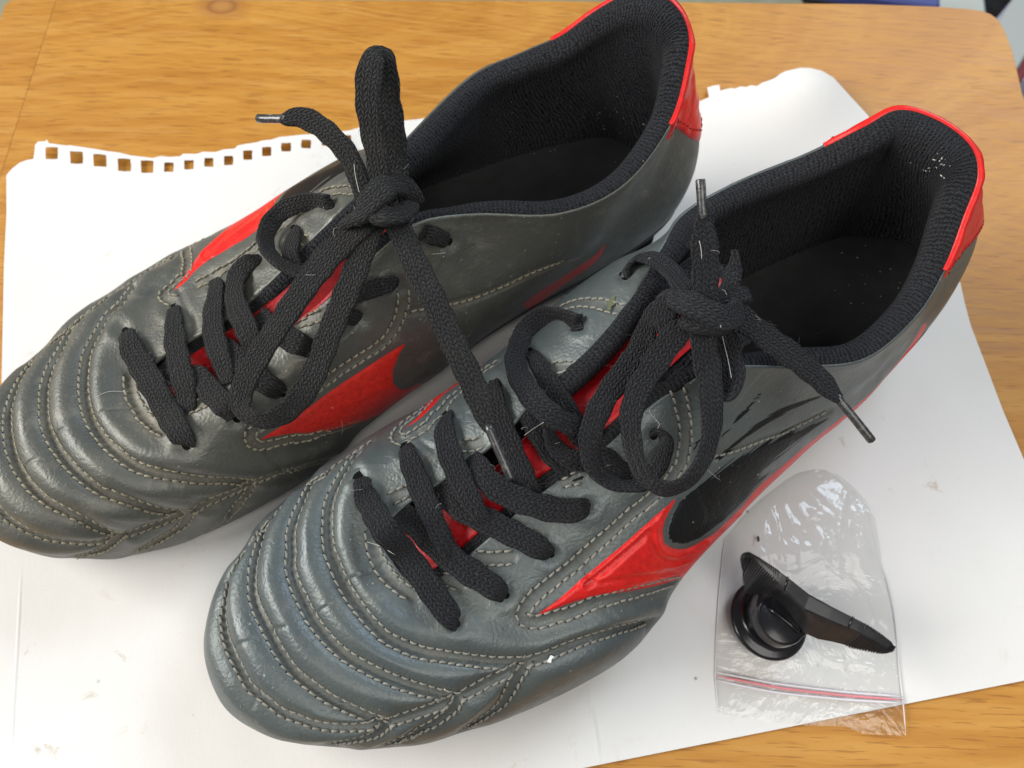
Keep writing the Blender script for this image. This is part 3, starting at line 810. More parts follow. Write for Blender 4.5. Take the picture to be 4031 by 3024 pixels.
def lace_fuzz(sh, parent, per_mm=.9, pale=.02):
    a = MB(); b = MB()
    for X, B2, N2, wd in sh.lacepts:
        L = np.linalg.norm(np.diff(X, axis=0), axis=1).sum()
        for _ in range(int(L * per_mm)):
            i = random.randrange(len(X)); sd = random.choice((-1, 1)) if random.random() < .5 else random.uniform(-1, 1)
            p = X[i] + B2[i] * sd * wd[i] * .48 + N2[i] * .9 * (1 - sd * sd) ** .5 * (1 if N2[i][2] > 0 else -1)
            d = B2[i] * sd + N2[i] * (.6 if N2[i][2] > 0 else -.6) + np.random.normal(size=3) * .5
            pl = random.random() < pale
            fibre(b if pl else a, p, d, random.uniform(.8, 2.6) * (2.2 if pl else 1), random.uniform(.5, 3.5), r=.03 if not pl else .035)
    a.build('lace_fuzz', MAT['darkfluff'], parent, kind='stuff')
    b.build('pale_fluff', MAT['fluff'], parent, kind='stuff')

ca = (780, 2000, 2.765); cb = (1000, 1600, 2.765); cc = (700, 1900, 1.4757); cd = (1600, 2200, 1.7015); c7 = (2000, 1700, 2.074)
cf = (2300, 1400, 2.765); c5 = (1200, 1000, 1.3825); cl = (2000, 1100, 2.212); ck = (1400, 1400, 2.765); c4 = (2700, 1200, 1.659)
cz = (2400, 600, 2.212); cg = (0, 1000, 2.765); ch = (400, 1600, 2.765); ci = (0, 1000, 1.327); cm = (700, 400, 2.212)
c8 = (1300, 600, 2.765); c2 = (1300, 0, 1.3825)

# ================= shoe A (front) =================
def shoe_A():
    fr = frame((146, 151), (-80, 8)); sh = build_base(fr, R_A, 1, O_A, P_A); sh.lacepts = []
    root = thing('football_boot', 'clean slate grey football boot in front, red emblem and black print on its outer side', 'football boot', (40, 70, 0), 'pair of grey and red football boots')
    T1 = K(cd, [(812, 705)])[0]; T2 = K(cd, [(345, 950)])[0]; T3 = K(cc, [(1225, 1410)])[0]
    QH = 3.5
    seams = [
     ('d', K(cb, [(1120, 500), (1040, 590), (960, 720), (900, 830), (850, 940), (805, 1100), (795, 1300), (800, 1450), (825, 1600)]) + K(ca, [(1460, 540), (1530, 720), (1640, 930), (1780, 1130), (1920, 1290), (2080, 1430)]) + K(cc, [(1400, 985), (1550, 1012), (1700, 1035), (1850, 1052)]) + [T1], QH),
     ('d', [T1] + K(cd, [(960, 650), (1100, 590), (1250, 535), (1400, 490), (1520, 455), (1620, 420), (1690, 375)]), QH),
     ('d', [T1] + K(cd, [(740, 830), (690, 930), (640, 1000), (560, 1060), (480, 1110), (400, 1160), (300, 1215)]), 1.4),
     ('d', K(cb, [(640, 800), (590, 870), (540, 970), (480, 1100), (440, 1200), (400, 1350), (395, 1450), (400, 1600)]) + K(ca, [(1000, 600), (1010, 700), (1060, 850), (1120, 980), (1200, 1150), (1280, 1270), (1400, 1420), (1520, 1540), (1650, 1640)]) + K(cc, [(1100, 1080), (1200, 1130), (1320, 1180), (1450, 1220), (1560, 1250)]) + [T2], QH),
     ('d', [T2] + K(cd, [(500, 870), (600, 820), (700, 770)]) + [T1], 1.4),
     ('d', [T2] + K(cd, [(300, 1040), (200, 1120), (100, 1170), (0, 1230)]) + K(cc, [(1350, 1495), (1200, 1550)]), 1.4),
     ('d', K(cb, [(120, 1270), (90, 1320)]) + K(ca, [(700, 230), (660, 350), (620, 500), (590, 650), (580, 800), (590, 950), (640, 1100), (700, 1230), (770, 1370), (830, 1480), (900, 1600)]) + K(cc, [(680, 1110), (780, 1190), (880, 1260), (980, 1310), (1090, 1360)]) + [T3], QH),
     ('d', [T3] + K(cc, [(1380, 1365), (1500, 1320)]) + [T2], 1.4),
     ('d', [T3] + K(cc, [(1130, 1490), (1000, 1525), (880, 1545), (800, 1548)]), 1.4),
     ('d', K(ca, [(600, 290), (500, 440), (400, 620), (330, 760), (290, 930), (260, 1100), (260, 1250), (290, 1420), (340, 1560)]) + K(cc, [(321, 1023), (370, 1120), (420, 1200), (520, 1280), (600, 1340), (700, 1380), (780, 1410), (900, 1430), (1050, 1430)]) + [T3], QH),
     ('d', K(cb, [(1250, 360), (1130, 440), (1000, 530), (850, 640), (750, 730), (640, 790), (520, 860), (400, 950), (300, 1060), (200, 1170), (120, 1270), (40, 1340)]) + K(ca, [(600, 300), (510, 400), (430, 500)]), 1.4),
     # arc round the bottom of the tongue
     ('w', K(cc, [(1125, 285), (1130, 340), (1140, 400), (1175, 480), (1225, 550), (1290, 610), (1370, 660)]), 1.1),
     # frame of the outer emblem
     ('w', K(c7, [(1210, 540), (1000, 700), (850, 830), (700, 960), (550, 1100), (400, 1210), (250, 1330), (160, 1430), (135, 1500), (160, 1550), (250, 1565), (400, 1525), (550, 1485), (700, 1420), (900, 1370), (1100, 1320), (1300, 1270), (1400, 1240)]), .7),
     ('w', K(cf, [(1010, 320), (1050, 450), (1090, 600), (1120, 750), (1130, 900), (1110, 1050), (1080, 1200), (1010, 1300), (960, 1380), (860, 1470), (750, 1570), (660, 1650)]), .6),
     ('s', K(c4, [(165, 1012), (300, 990), (430, 945), (560, 890), (700, 840), (850, 770), (960, 715)]), .35),
     # inner side
     ('w', K(ck, [(960, 290), (900, 345), (820, 420), (740, 520), (660, 590), (540, 670), (430, 770), (410, 840), (450, 880), (550, 870), (650, 800), (750, 740), (850, 620), (950, 520), (1050, 410), (1150, 320), (1290, 210), (1400, 120), (1520, 40)]), .7),
     ('w', K(cl, [(310, 330), (420, 240), (520, 200), (650, 180), (780, 190), (900, 220), (1010, 245)]), .5),
     # along the lace flaps
     ('w', K(cb, [(1480, 985), (1600, 930), (1700, 880)]), .5), ('w', K(ck, [(1150, 960), (1250, 960), (1350, 930)]), .5),
     ('w', K(c7, [(260, 500), (320, 445), (420, 415), (520, 390), (610, 375)]), .5),
     ('w', K(cc, [(1530, 560), (1580, 570), (1640, 600)]), .5), ('w', K(cc, [(1750, 440), (1830, 445), (1940, 435)]), .5),
     ('w', K(cl, [(345, 760), (430, 745), (530, 740)]), .5),
    ]
    red_lat = K(c7, [(215, 1510), (400, 1380), (600, 1200), (800, 1040), (1000, 870), (1200, 690), (1340, 570), (1370, 540), (1345, 600), (1290, 700), (1262, 800), (1270, 880), (1300, 930), (1370, 958), (1450, 955), (1550, 910), (1700, 820), (1800, 735), (1950, 605), (2060, 505), (2080, 540), (1900, 720), (1700, 940), (1560, 1120), (1440, 1185), (1350, 1215), (1200, 1258), (1000, 1298), (800, 1328), (600, 1370), (400, 1438)])
    edge_ = np.array([(2740, 2229), (2796, 2158), (2868, 2086), (2940, 2013), (3001, 1938), (3092, 1857), (3182, 1777), (3303, 1680), (3363, 1630), (3453, 1548), (3544, 1441), (3604, 1357), (3650, 1280)], float)
    red_line = [tuple(p + np.array((-8, -9))* .1) for p in edge_] + [tuple(p + np.array((-15, -17)) * (1.35 - .06 * i)) for i, p in list(enumerate(edge_))[::-1]]
    black_lat = K(c7, [(1420, 540), (1360, 650), (1320, 760), (1305, 840), (1340, 895), (1430, 915), (1550, 870), (1700, 775), (1850, 640), (2000, 500), (2074, 420)]) + K(c4, [(560, 1080), (700, 930), (820, 800), (760, 790), (600, 860), (430, 930), (250, 1050), (120, 1150)])
    streaks = [K(c4, [(210, 880), (350, 720), (490, 570), (495, 585), (380, 720), (230, 880)]),
               K(c4, [(180, 1000), (260, 940), (420, 800), (600, 690), (880, 590), (885, 603), (640, 715), (500, 800), (360, 900), (220, 1010)]),
               K(c4, [(420, 1000), (600, 880), (800, 790), (930, 740), (860, 800), (680, 930), (480, 1100)]),
               K(cf, [(1150, 1100), (1190, 980), (1270, 900), (1260, 960), (1200, 1050), (1180, 1160)])]
    red_med = K(ck, [(525, 792), (610, 730), (700, 640), (800, 470), (870, 380), (1040, 245), (1180, 150), (1330, 30), (1430, -60), (1600, -170), (1660, -120), (1480, 10), (1370, 110), (1230, 230), (1090, 330), (950, 430), (850, 540), (680, 700)])
    regions = [(0, red_lat, 3, lambda s, t: t > 5), (0, red_line, 3, lambda s, t: t > 8), (1, black_lat, 26, lambda s, t: t > 0), (0, red_med, 3, lambda s, t: t < 0)]
    for st in streaks: regions.append((1, st, 12, lambda s, t: t > 0))
    inner = [(K(c7, [(640, 1250), (800, 1120), (950, 990), (1100, 860), (1150, 812), (1165, 870), (1185, 940), (1235, 1010), (1310, 1048), (1400, 1050), (1500, 1020)]), .55, 10),
             (K(c7, [(640, 1250), (720, 1232), (900, 1200), (1100, 1172), (1300, 1145), (1500, 1090)]), .4, 9),
             (K(c7, [(1330, 600), (1275, 700), (1245, 800), (1252, 890), (1290, 950), (1370, 985), (1460, 980), (1600, 920)]), .4, 9)]
    grooves = [(K(c7, [(1400, 560), (1330, 680), (1285, 800), (1290, 870), (1330, 925), (1430, 940), (1550, 895), (1720, 800)]), .5, 9),
               (K(c7, [(560, 1000), (600, 1060), (640, 1130), (660, 1200)]), .5, 8), (K(c7, [(380, 840), (450, 900), (520, 950), (590, 1030)]), .3, 7),
               (K(ca, [(1600, 800), (1760, 745), (1900, 690), (1990, 610)]), .35, 7), (K(ca, [(800, 1350), (900, 1310), (1010, 1290)]), .35, 7),
               (K(ca, [(400, 1540), (500, 1480), (600, 1440), (700, 1420)]), .35, 7), (K(ca, [(1300, 1150), (1370, 1110), (1500, 1050)]), .3, 7),
               (K(cc, [(480, 1100), (500, 1180), (470, 1260)]), .3, 7), (K(cc, [(1700, 1000), (1800, 1100), (1830, 1110)]), .25, 6),
               (K(cd, [(480, 750), (540, 800), (600, 860), (660, 900)]), .35, 7), (K(cd, [(1270, 300), (1350, 360), (1420, 450)]), .35, 8),
               (K(cc, [(800, 1240), (860, 1300), (1000, 1280)]), .25, 7), (K(cb, [(1610, 360), (1620, 410), (1600, 440)]), .4, 8), (K(cb, [(1780, 290), (1800, 370), (1900, 440), (1950, 470)]), .5, 9),
               (K(c4, [(1000, 690), (1150, 560), (1300, 420), (1420, 300), (1530, 160)]), .8, 22)]
    EY = [(1424, 1885), (1597, 1765), (1750, 1632), (1942, 1512), (2090, 1394), (2280, 1278), (2464, 1085), (1797, 2452), (1985, 2342), (2165, 2182), (2312, 1990), (2480, 1890), (2572, 1712)]
    make_upper(sh, seams, grooves, regions, MAT['leatherA'], root, [(u, v, 30, .7) for u, v in EY])
    cv, cfc = cap_faces(sh)
    sh.supp = bvh_of(np.vstack([sh.V2, cv]), list(map(tuple, sh.F)) + [tuple(i + len(sh.V2) for i in f) for f in cfc])
    make_lining(sh, root); make_sole(sh, root); make_tongue(sh, root)
    make_binding(sh, root, 23.3, 25.95, 6.2); make_binding(sh, root, 6.4, 9.2, 4.5)
    make_tab(sh, root, 12.95, 19.75, .36)
    emblem(sh, red_lat, root, 'side_emblem', MAT['red'], .45, 9, inner)
    emblem(sh, red_med, root, 'side_emblem', MAT['red'], .3, 9)
    mb = MB(); hb = MB()
    for key, r in sh.runs:
        stitches(mb, r, {'d': (-.92, .92), 'w': (-1.2, 1.2), 's': (0,)}[key], sh.bvh, hb=hb)
    mb.build('stitching', MAT['thread'], root, kind='stuff'); hb.build('needle_holes', MAT['needle'], root, kind='stuff')
    for u, v in EY: eyelet(sh, u, v, root)
    # ---- laces
    LM = MAT['laceA']
    def R(name, pts, **k): return ribbon(sh, name, pts, LM, root, **k)
    # strands that dive under the outer flap (laid first)
    R('lace_crossing', [(2045, 1590, -2, 0, 5.5), (2090, 1651, -1.5, 0, 6.5), (2140, 1730, -1.5, 0), (2205, 1815, -1.5, 0), (2260, 1860, -2, 0), (2310, 1900, -4, 0)])
    R('lace_crossing', [(1942, 1508, -1.0, 0, 4.5), (1946, 1545, 1.6, 0, 5), (1961, 1617, 1.2, 0, 6), (1982, 1690, .5, 0), (2016, 1780, 0, 0), (2055, 1870, -.5, 0), (2085, 1945, -1.5, 0), (2105, 2010, -4, 0)])
    R('lace_crossing', [(2090, 1390, -1.0, 20, 4), (2113, 1425, 1.6, 0, 5), (2149, 1489, .8, 0, 6), (2190, 1560, -.5, 0), (2240, 1640, -1, 0), (2300, 1720, -2, 0), (2380, 1800, -4, 0)])
    R('lace_crossing', [(2150, 1640, 0, 50, 5), (2160, 1690, 1, 60, 5), (2180, 1750, 1, 50, 6), (2228, 1800, 1.5, 30, 6), (2300, 1815, 1.5, 10, 6), (2372, 1805, 1.2, 0, 6.5), (2430, 1845, 1.2, 0, 6.5), (2478, 1886, .8, 0, 5.5), (2488, 1897, -1.2, 0, 4)])
    # first bar
    R('lace_crossing', [(1424, 1888, -1.2, 0, 4.5), (1428, 1915, 1.2, 0, 5.5), (1444, 1965, 1.8, 0, 7), (1513, 2083, 1.8, 0, 7.6), (1601, 2191, 1.6, 0, 7.6), (1683, 2300, 1.6, 0, 7.6), (1737, 2380, 1.6, 0, 7.3), (1782, 2440, 1.0, 0, 6), (1796, 2455, -1, 0, 4.5)])
    R('lace_crossing', [(1560, 1975, -3.5, 0, 6), (1590, 2020, -1.2, 0, 7), (1660, 2090, .2, 0, 7.4), (1735, 2165, .8, 0, 7.6), (1815, 2228, 1.4, 0, 7.6), (1885, 2275, 1.6, 0, 7.4), (1955, 2322, 1.3, 0, 6.4), (1984, 2345, -1, 0, 4.6)])
    R('lace_crossing', [(1690, 1860, -3.5, 0, 6), (1740, 1930, -1.2, 0, 7.4), (1800, 1985, .5, 0, 7.6), (1880, 2035, 1.3, 0, 7.6), (1965, 2075, 1.6, 0, 7.6), (2050, 2118, 1.5, 0, 7.4), (2130, 2162, 1.2, 0, 6.4), (2163, 2184, -1, 0, 4.6)])
    R('lace_crossing', [(1597, 1762, -1.0, 0, 4.5), (1604, 1790, 1.6, 0, 5.5), (1622, 1840, 2.0, 0, 6.8), (1652, 1915, 2.0, 0, 7.2), (1688, 2000, 2.2, 0, 6.8), (1722, 2080, 2.0, 20, 6.2), (1765, 2160, 1.6, 30, 5.6), (1800, 2200, 0, 0, 5)])
    R('lace_crossing', [(1765, 1630, -1.2, 0, 4), (1752, 1665, 1.5, 0, 5.5), (1752, 1720, 2.0, 0, 6.8), (1775, 1800, 2.2, 0, 7.2), (1808, 1880, 2.4, 0, 7.2), (1850, 1965, 2.6, 0, 6.6), (1895, 2040, 2.0, 0, 5.5), (1930, 2085, -1, 0, 5)])
    R('lace_crossing', [(1835, 1775, -3, 0, 6), (1880, 1840, .8, 0, 7), (1935, 1905, 1.6, 0, 7.6), (2010, 1953, 1.8, 0, 7.6), (2110, 1990, 1.8, 0, 7.4), (2215, 2012, 1.5, 0, 7.2), (2285, 2005, 1.0, 0, 6.2), (2314, 1990, -1, 0, 4.6)])
    # upper strands
    R('lace_crossing', [(2284, 1280, -1.2, 60, 5), (2255, 1262, 2, 75, 6), (2175, 1240, 4, 78, 6), (2100, 1268, 5, 75, 6.2), (2052, 1330, 6, 62, 6.4), (2030, 1420, 6.5, 48, 6.8), (2058, 1510, 7, 20, 7), (2115, 1585, 7, 0, 7), (2180, 1640, 6, 0, 6.6), (2250, 1672, 3, 0, 6), (2330, 1690, 1, 0, 5)])
    R('lace_crossing', [(2462, 1090, -1.2, 0, 4.5), (2476, 1045, 2.5, 30, 5.5), (2520, 1012, 4, 20, 6), (2582, 1022, 6, 0, 6), (2640, 1065, 9, 0, 6.2), (2690, 1130, 88, 0, 6), (2740, 1190, 89, 0, 6)])
    # bow loop behind
    R('lace_bow_loop', [(2700, 1210, 86, 0, 6), (2610, 1200, 84, -25, 6), (2560, 1260, 82, -35, 6.2), (2535, 1330, 79, -20, 6.4), (2490, 1420, 77, 0, 6.8), (2425, 1505, 74.5, 0, 6.8), (2370, 1590, 72.5, 8, 6.8), (2330, 1690, 70.5, 15, 6.8), (2325, 1790, 68.5, 25, 6.6), (2365, 1870, 66.5, 40, 6.2), (2440, 1910, 65.5, 55, 6), (2520, 1908, 64.5, 60, 5.6), (2575, 1860, 64, 55, 5.5), (2612, 1790, 65, 60, 5.5), (2620, 1740, 65, 60, 5.5), (2595, 1706, 64, 50, 5), (2570, 1712, 60, 20, 4.5)])
    R('lace_bow_loop', [(2760, 1250, 87, 0, 6.4), (2690, 1290, 87.5, 15, 6.6), (2640, 1340, 86.5, 10, 7), (2600, 1400, 85, 0, 7), (2556, 1465, 83, 0, 6.8), (2510, 1540, 81, -10, 6.6), (2484, 1630, 79, -30, 6.2), (2486, 1720, 77, -45, 6), (2505, 1810, 75, -55, 6), (2550, 1890, 73, -68, 6), (2620, 1925, 72.5, -70, 6), (2690, 1905, 73, -66, 6), (2745, 1850, 74.5, -55, 6.2), (2785, 1770, 76, -45, 6.4), (2802, 1670, 78, -30, 6.8), (2800, 1570, 80.5, -12, 7), (2790, 1470, 83.5, 0, 7.2), (2775, 1380, 86, 0, 7.2), (2770, 1300, 88, 0, 7), (2780, 1240, 88, 0, 6)])
    R('lace_bow_loop', [(2800, 1230, 85, 0, 6.4), (2850, 1320, 83.5, 0, 6.8), (2878, 1420, 82, -12, 6.6), (2884, 1500, 80.5, -28, 6.2), (2862, 1548, 79, -45, 5.6), (2835, 1530, 78, -30, 5.6), (2825, 1440, 79, 0, 5.6), (2815, 1360, 81, 0, 6)])
    o, X = R('lace_end', [(2800, 1190, 88, 0, 6.4), (2880, 1225, 88, 0, 7.2), (2970, 1292, 86, 0, 7.6), (3062, 1360, 83, 0, 7.7), (3150, 1425, 80, 0, 7.6), (3222, 1487, 77, 0, 7), (3275, 1543, 75, 0, 5.6), (3303, 1572, 74, 0, 3.6)], endtaper=(1, .8))
    aglet(P(3300, 1568, 74), P(3434, 1737, 70), o, 1.1)
    o, X = R('lace_end', [(2790, 1230, 89, 0, 6.6), (2779, 1140, 92, 0, 7.0), (2777, 1050, 95, 0, 7.2), (2773, 960, 98, 0, 7.2), (2770, 890, 100, 0, 6), (2767, 845, 101.5, 0, 4.0), (2766, 832, 102, 0, 3)], endtaper=(1, .8))
    aglet(P(2766, 848, 101.5), P(2757, 706, 106), o, 1.15)
    # knot: band wrapped round the bow, and the two tails of the wrap
    R('lace_knot', [(2640, 1330, 83, 40, 5), (2618, 1250, 87, 35, 6.6), (2640, 1180, 90.5, 15, 7), (2700, 1190, 93, 0, 7.4), (2770, 1225, 93.5, 0, 7.4), (2850, 1255, 92, -20, 7.2), (2905, 1220, 88, -50, 6.5), (2890, 1160, 85, -40, 6)], thick=2.6)
    R('lace_knot', [(2690, 1250, 90, 0, 6), (2760, 1275, 91.5, 0, 6.4), (2830, 1280, 90, 0, 6), (2870, 1250, 87, 0, 6)], thick=2.6)
    R('lace_knot', [(2850, 1190, 85, 0, 5.6), (2880, 1100, 85, 20, 5), (2893, 1030, 86, 40, 4), (2890, 985, 87, 40, 3)], endtaper=(1, .5))
    R('lace_knot', [(2830, 1180, 88, 0, 6), (2890, 1170, 88, 0, 5.6), (2935, 1160, 86, 0, 4.6), (2915, 1190, 84, 0, 4)], thick=2.2)
    lace_fuzz(sh, root)
    return sh, root
# ================= shoe B (behind) =================
def shoe_B():
    fr = frame((66, 190), (-173, 68)); sh = build_base(fr, R_B, -1, O_B, P_B); sh.lacepts = []
    root = thing('football_boot', 'dusty olive grey football boot behind, its long lace end hanging over the front boot', 'football boot', (-50, 120, 0), 'pair of grey and red football boots')
    T1 = K(ch, [(1645, 845)])[0]; T2 = K(ch, [(965, 1190)])[0]; T3 = K(ch, [(200, 1425)])[0]
    QH = 3.4
    seams = [
     ('d', K(cg, [(1440, 350), (1370, 440), (1300, 540), (1200, 625), (1130, 720), (1070, 830), (1010, 930), (955, 1040), (925, 1150), (908, 1300), (902, 1400), (910, 1550)]) + K(ci, [(446, 792), (470, 870)]) + K(ch, [(0, 345), (100, 450), (200, 540), (340, 640), (480, 700), (650, 742), (800, 770), (1000, 800), (1200, 812), (1400, 815)]) + [T1], QH),
     ('d', [T1] + K(ch, [(1850, 760), (2000, 700), (2150, 660)]) + K(cb, [(450, 665), (560, 625), (700, 590), (820, 545)]), QH),
     ('d', [T1] + K(ch, [(1600, 970), (1530, 1050), (1480, 1120), (1420, 1200), (1330, 1290), (1230, 1350), (1130, 1400), (1030, 1460)]), 1.4),
     ('d', K(cg, [(880, 690), (800, 780), (740, 850), (700, 920), (640, 1050), (580, 1150), (530, 1250), (500, 1350), (475, 1450), (470, 1600)]) + K(ci, [(230, 860), (250, 930), (290, 1010), (350, 1090), (430, 1170)]) + K(ch, [(0, 935), (100, 965), (230, 1015), (350, 1060), (480, 1105), (600, 1140), (750, 1165)]) + [T2], QH),
     ('d', [T2] + K(ch, [(1100, 1110), (1200, 1060), (1300, 1015), (1450, 945), (1550, 890)]) + [T1], 1.4),
     ('d', [T2] + K(ch, [(900, 1320), (830, 1380), (720, 1440), (600, 1510), (480, 1570), (380, 1630)]), 1.4),
     ('d', K(cg, [(310, 1220), (250, 1290), (180, 1420), (130, 1550), (100, 1640)]) + K(ci, [(38, 830), (38, 930), (55, 1030), (85, 1110), (120, 1170), (170, 1230), (240, 1290), (330, 1340), (420, 1385), (520, 1440)]) + [T3], QH),
     ('d', [T3] + K(ch, [(350, 1400), (500, 1350), (650, 1300), (800, 1235)]) + [T2], 1.4),
     ('d', K(ci, [(-60, 1060), (-55, 1180), (-40, 1280), (0, 1350), (60, 1402), (130, 1442), (220, 1480), (320, 1500), (450, 1510), (540, 1505)]) + [T3], QH),
     ('d', [T3] + K(ci, [(540, 1552), (450, 1585), (350, 1600), (250, 1597)]), 1.4),
     ('d', K(cg, [(1850, 20), (1650, 130), (1500, 240), (1350, 340), (1200, 420), (1050, 540), (900, 650), (750, 780), (650, 870), (550, 940), (400, 1060), (320, 1170), (230, 1300)]), 1.4),
     ('w', K(ci, [(668, 615), (668, 680), (690, 760), (735, 830), (790, 885), (835, 912)]), 1.1),
     # inner side frame
     ('w', K(c5, [(545, 215), (540, 300), (520, 370), (470, 460), (390, 530), (290, 590), (190, 655), (120, 710), (0, 800)]), .6),
     ('w', K(ch, [(1750, 235), (1650, 300), (1630, 370), (1665, 430), (1740, 455), (1800, 450), (1950, 415), (2100, 380)]) + K(cb, [(600, 370), (800, 312), (1000, 255), (1150, 200)]), .6),
     ('s', K(c5, [(600, 325), (800, 290), (950, 250), (1100, 190), (1250, 122), (1400, 68), (1500, 38)]), .35),
     # outer side frame
     ('w', K(cm, [(150, 1570), (300, 1480), (450, 1390), (600, 1290), (700, 1200), (860, 1070), (1000, 960), (1130, 850), (1250, 775), (1400, 745), (1520, 745)]), .6),
     ('w', K(cg, [(1850, 480), (1770, 450), (1760, 380), (1830, 300), (1900, 240), (1990, 160)]) + K(cm, [(60, 1250), (100, 1220), (200, 1175), (300, 1100), (420, 1050), (500, 1000)]), .6),
     ('w', K(ci, [(1550, 345), (1600, 330), (1680, 312)]), .4), ('w', K(ci, [(970, 800), (1010, 780), (1060, 760)]), .4),
     ('w', K(cm, [(1060, 1180), (1150, 1220), (1200, 1190)]), .4),
    ]
    red_med = K(cb, [(70, 362), (200, 275), (370, 170)]) + K(c5, [(0, 850), (150, 740), (300, 640), (400, 575), (480, 525), (545, 490), (515, 540), (490, 600), (475, 660), (485, 710), (515, 735), (560, 735), (620, 705), (640, 720), (560, 790), (450, 855), (330, 905), (200, 945), (100, 965), (0, 975)]) + K(cb, [(440, 290), (300, 312), (180, 335)])
    red_lat = K(cm, [(-30, 1640), (60, 1520), (180, 1340), (300, 1215), (450, 1085), (600, 955), (780, 840), (870, 780), (1000, 700), (1100, 640), (1190, 590), (1180, 615), (1050, 700), (950, 765), (880, 830), (835, 900), (830, 950), (860, 950), (800, 1010), (740, 1070), (700, 1105), (600, 1185), (480, 1255), (350, 1335), (250, 1395), (150, 1475), (60, 1575)])
    red_low = K(c2, [(1050, 1660), (1150, 1580), (1300, 1485), (1440, 1390), (1500, 1325), (1450, 1420), (1330, 1510), (1190, 1610), (1100, 1680)])
    black_lat = K(cm, [(855, 915), (950, 770), (1100, 665), (1300, 550), (1440, 470), (1520, 440), (1500, 600), (1350, 680), (1200, 770), (1000, 880), (900, 925)])
    regions = [(0, red_med, 3, lambda s, t: t < 0), (0, red_lat, 3, lambda s, t: t > 0), (0, red_low, 4, lambda s, t: t < 0), (1, black_lat, 26, lambda s, t: t > 0)]
    inner = [(K(cm, [(240, 1340), (350, 1240), (480, 1130), (600, 1020), (760, 900), (790, 870)]), .5, 9),
             (K(cm, [(780, 880), (745, 940), (770, 1000), (830, 1000)]), .5, 9), (K(cm, [(240, 1340), (400, 1270), (560, 1170), (700, 1070)]), .45, 9)]
    grooves = [(K(ch, [(0, 150), (80, 80), (180, 45), (300, 35)]), .35, 7), (K(ch, [(1570, 180), (1600, 260), (1620, 330)]), .5, 8), (K(ch, [(1780, 490), (1850, 570), (1970, 680)]), .45, 8),
               (K(ch, [(760, 800), (880, 880), (1050, 930), (1200, 1000)]), .3, 7), (K(ci, [(130, 1160), (150, 1120), (230, 1080)]), .4, 7), (K(ci, [(310, 960), (330, 940), (370, 925)]), .3, 7),
               (K(cb, [(450, 320), (480, 360), (620, 480), (650, 540)]), .4, 7), (K(cb, [(120, 490), (250, 620), (320, 690)]), .4, 7),
               (K(ci, [(800, 200), (900, 120), (960, 0)]), .4, 9), (K(ci, [(940, 200), (1000, 330), (1020, 400)]), .8, 14)]
    EY = [(497, 1308), (684, 1217), (846, 1106), (1022, 1018), (1160, 905), (1308, 805), (737, 1748), (930, 1650), (1107, 1545), (1245, 1382), (1412, 1252), (1556, 1120), (1760, 948)]
    make_upper(sh, seams, grooves, regions, MAT['leatherB'], root, [(u, v, 30, .7) for u, v in EY])
    cv, cfc = cap_faces(sh)
    sh.supp = bvh_of(np.vstack([sh.V2, cv]), list(map(tuple, sh.F)) + [tuple(i + len(sh.V2) for i in f) for f in cfc])
    make_lining(sh, root); make_sole(sh, root); make_tongue(sh, root, 2, 9.0, 2)
    make_binding(sh, root, 6.6, 9.3, 5.2); make_binding(sh, root, 23.3, 25.3, 4.5)
    make_tab(sh, root, 12.75, 20.05, .36)
    emblem(sh, red_lat, root, 'side_emblem', MAT['red'], .45, 9, inner)
    emblem(sh, red_med, root, 'side_emblem', MAT['redflat'], .22, 9)
    mb = MB(); hb = MB()
    for key, r in sh.runs:
        stitches(mb, r, {'d': (-1.0, 1.0), 'w': (-1.2, 1.2), 's': (0,)}[key], sh.bvh, hb=hb)
    mb.build('stitching', MAT['threadB'], root, kind='stuff'); hb.build('needle_holes', MAT['needle'], root, kind='stuff')
    for u, v in EY: eyelet(sh, u, v, root)
    LM = MAT['laceB']
    def R(name, pts, **k): return ribbon(sh, name, pts, LM, root, **k)
    R('lace_crossing', [(497, 1310, -1.2, 0, 5), (505, 1335, 1.4, 0, 6.4), (524, 1385, 1.8, 0, 8), (566, 1455, 1.8, 0, 8.4), (612, 1535, 1.6, 0, 8.4), (656, 1615, 1.6, 0, 8.2), (698, 1690, 1.5, 0, 7.8), (727, 1735, 1, 0, 6.5), (738, 1750, -1, 0, 5)])
    R('lace_crossing', [(640, 1440, -2.5, 0, 6), (690, 1480, -.5, 0, 7), (784, 1490, .6, 0, 7.6), (832, 1545, 1.2, 0, 7.6), (885, 1597, 1.4, 0, 7.6), (925, 1640, .5, 0, 6)])
    R('lace_crossing', [(684, 1216, -1, 0, 4.5), (684, 1250, 1.5, 0, 6), (689, 1330, 2.0, 0, 7.6), (703, 1420, 2.2, 0, 8), (722, 1500, 2.2, 0, 7.6), (735, 1570, 1, 0, 6.5), (735, 1640, -2, 0, 5.5)])
    R('lace_crossing', [(830, 1340, -2.5, 0, 6), (890, 1375, 0, 0, 7), (960, 1430, 1, 0, 7.4), (1015, 1485, 1.2, 0, 7.4), (1065, 1522, 1.2, 0, 7), (1108, 1547, -.5, 0, 5)])
    R('lace_crossing', [(846, 1105, -1, 0, 4.5), (850, 1140, 1.5, 0, 6), (838, 1225, 2.2, 0, 7.6), (843, 1320, 2.4, 0, 7.8), (866, 1400, 2.4, 0, 7.2), (888, 1465, 2, 0, 6), (897, 1510, 0, 0, 4.6)])
    R('lace_crossing', [(1020, 1015, -1, 20, 4.5), (985, 1030, 2, 35, 6), (945, 1070, 3, 25, 7), (925, 1130, 3.5, 0, 7.6), (930, 1200, 3.5, 0, 7.8), (962, 1275, 3.5, 0, 7.8), (985, 1335, 3, 0, 7.4), (1005, 1390, 1, 0, 6)])
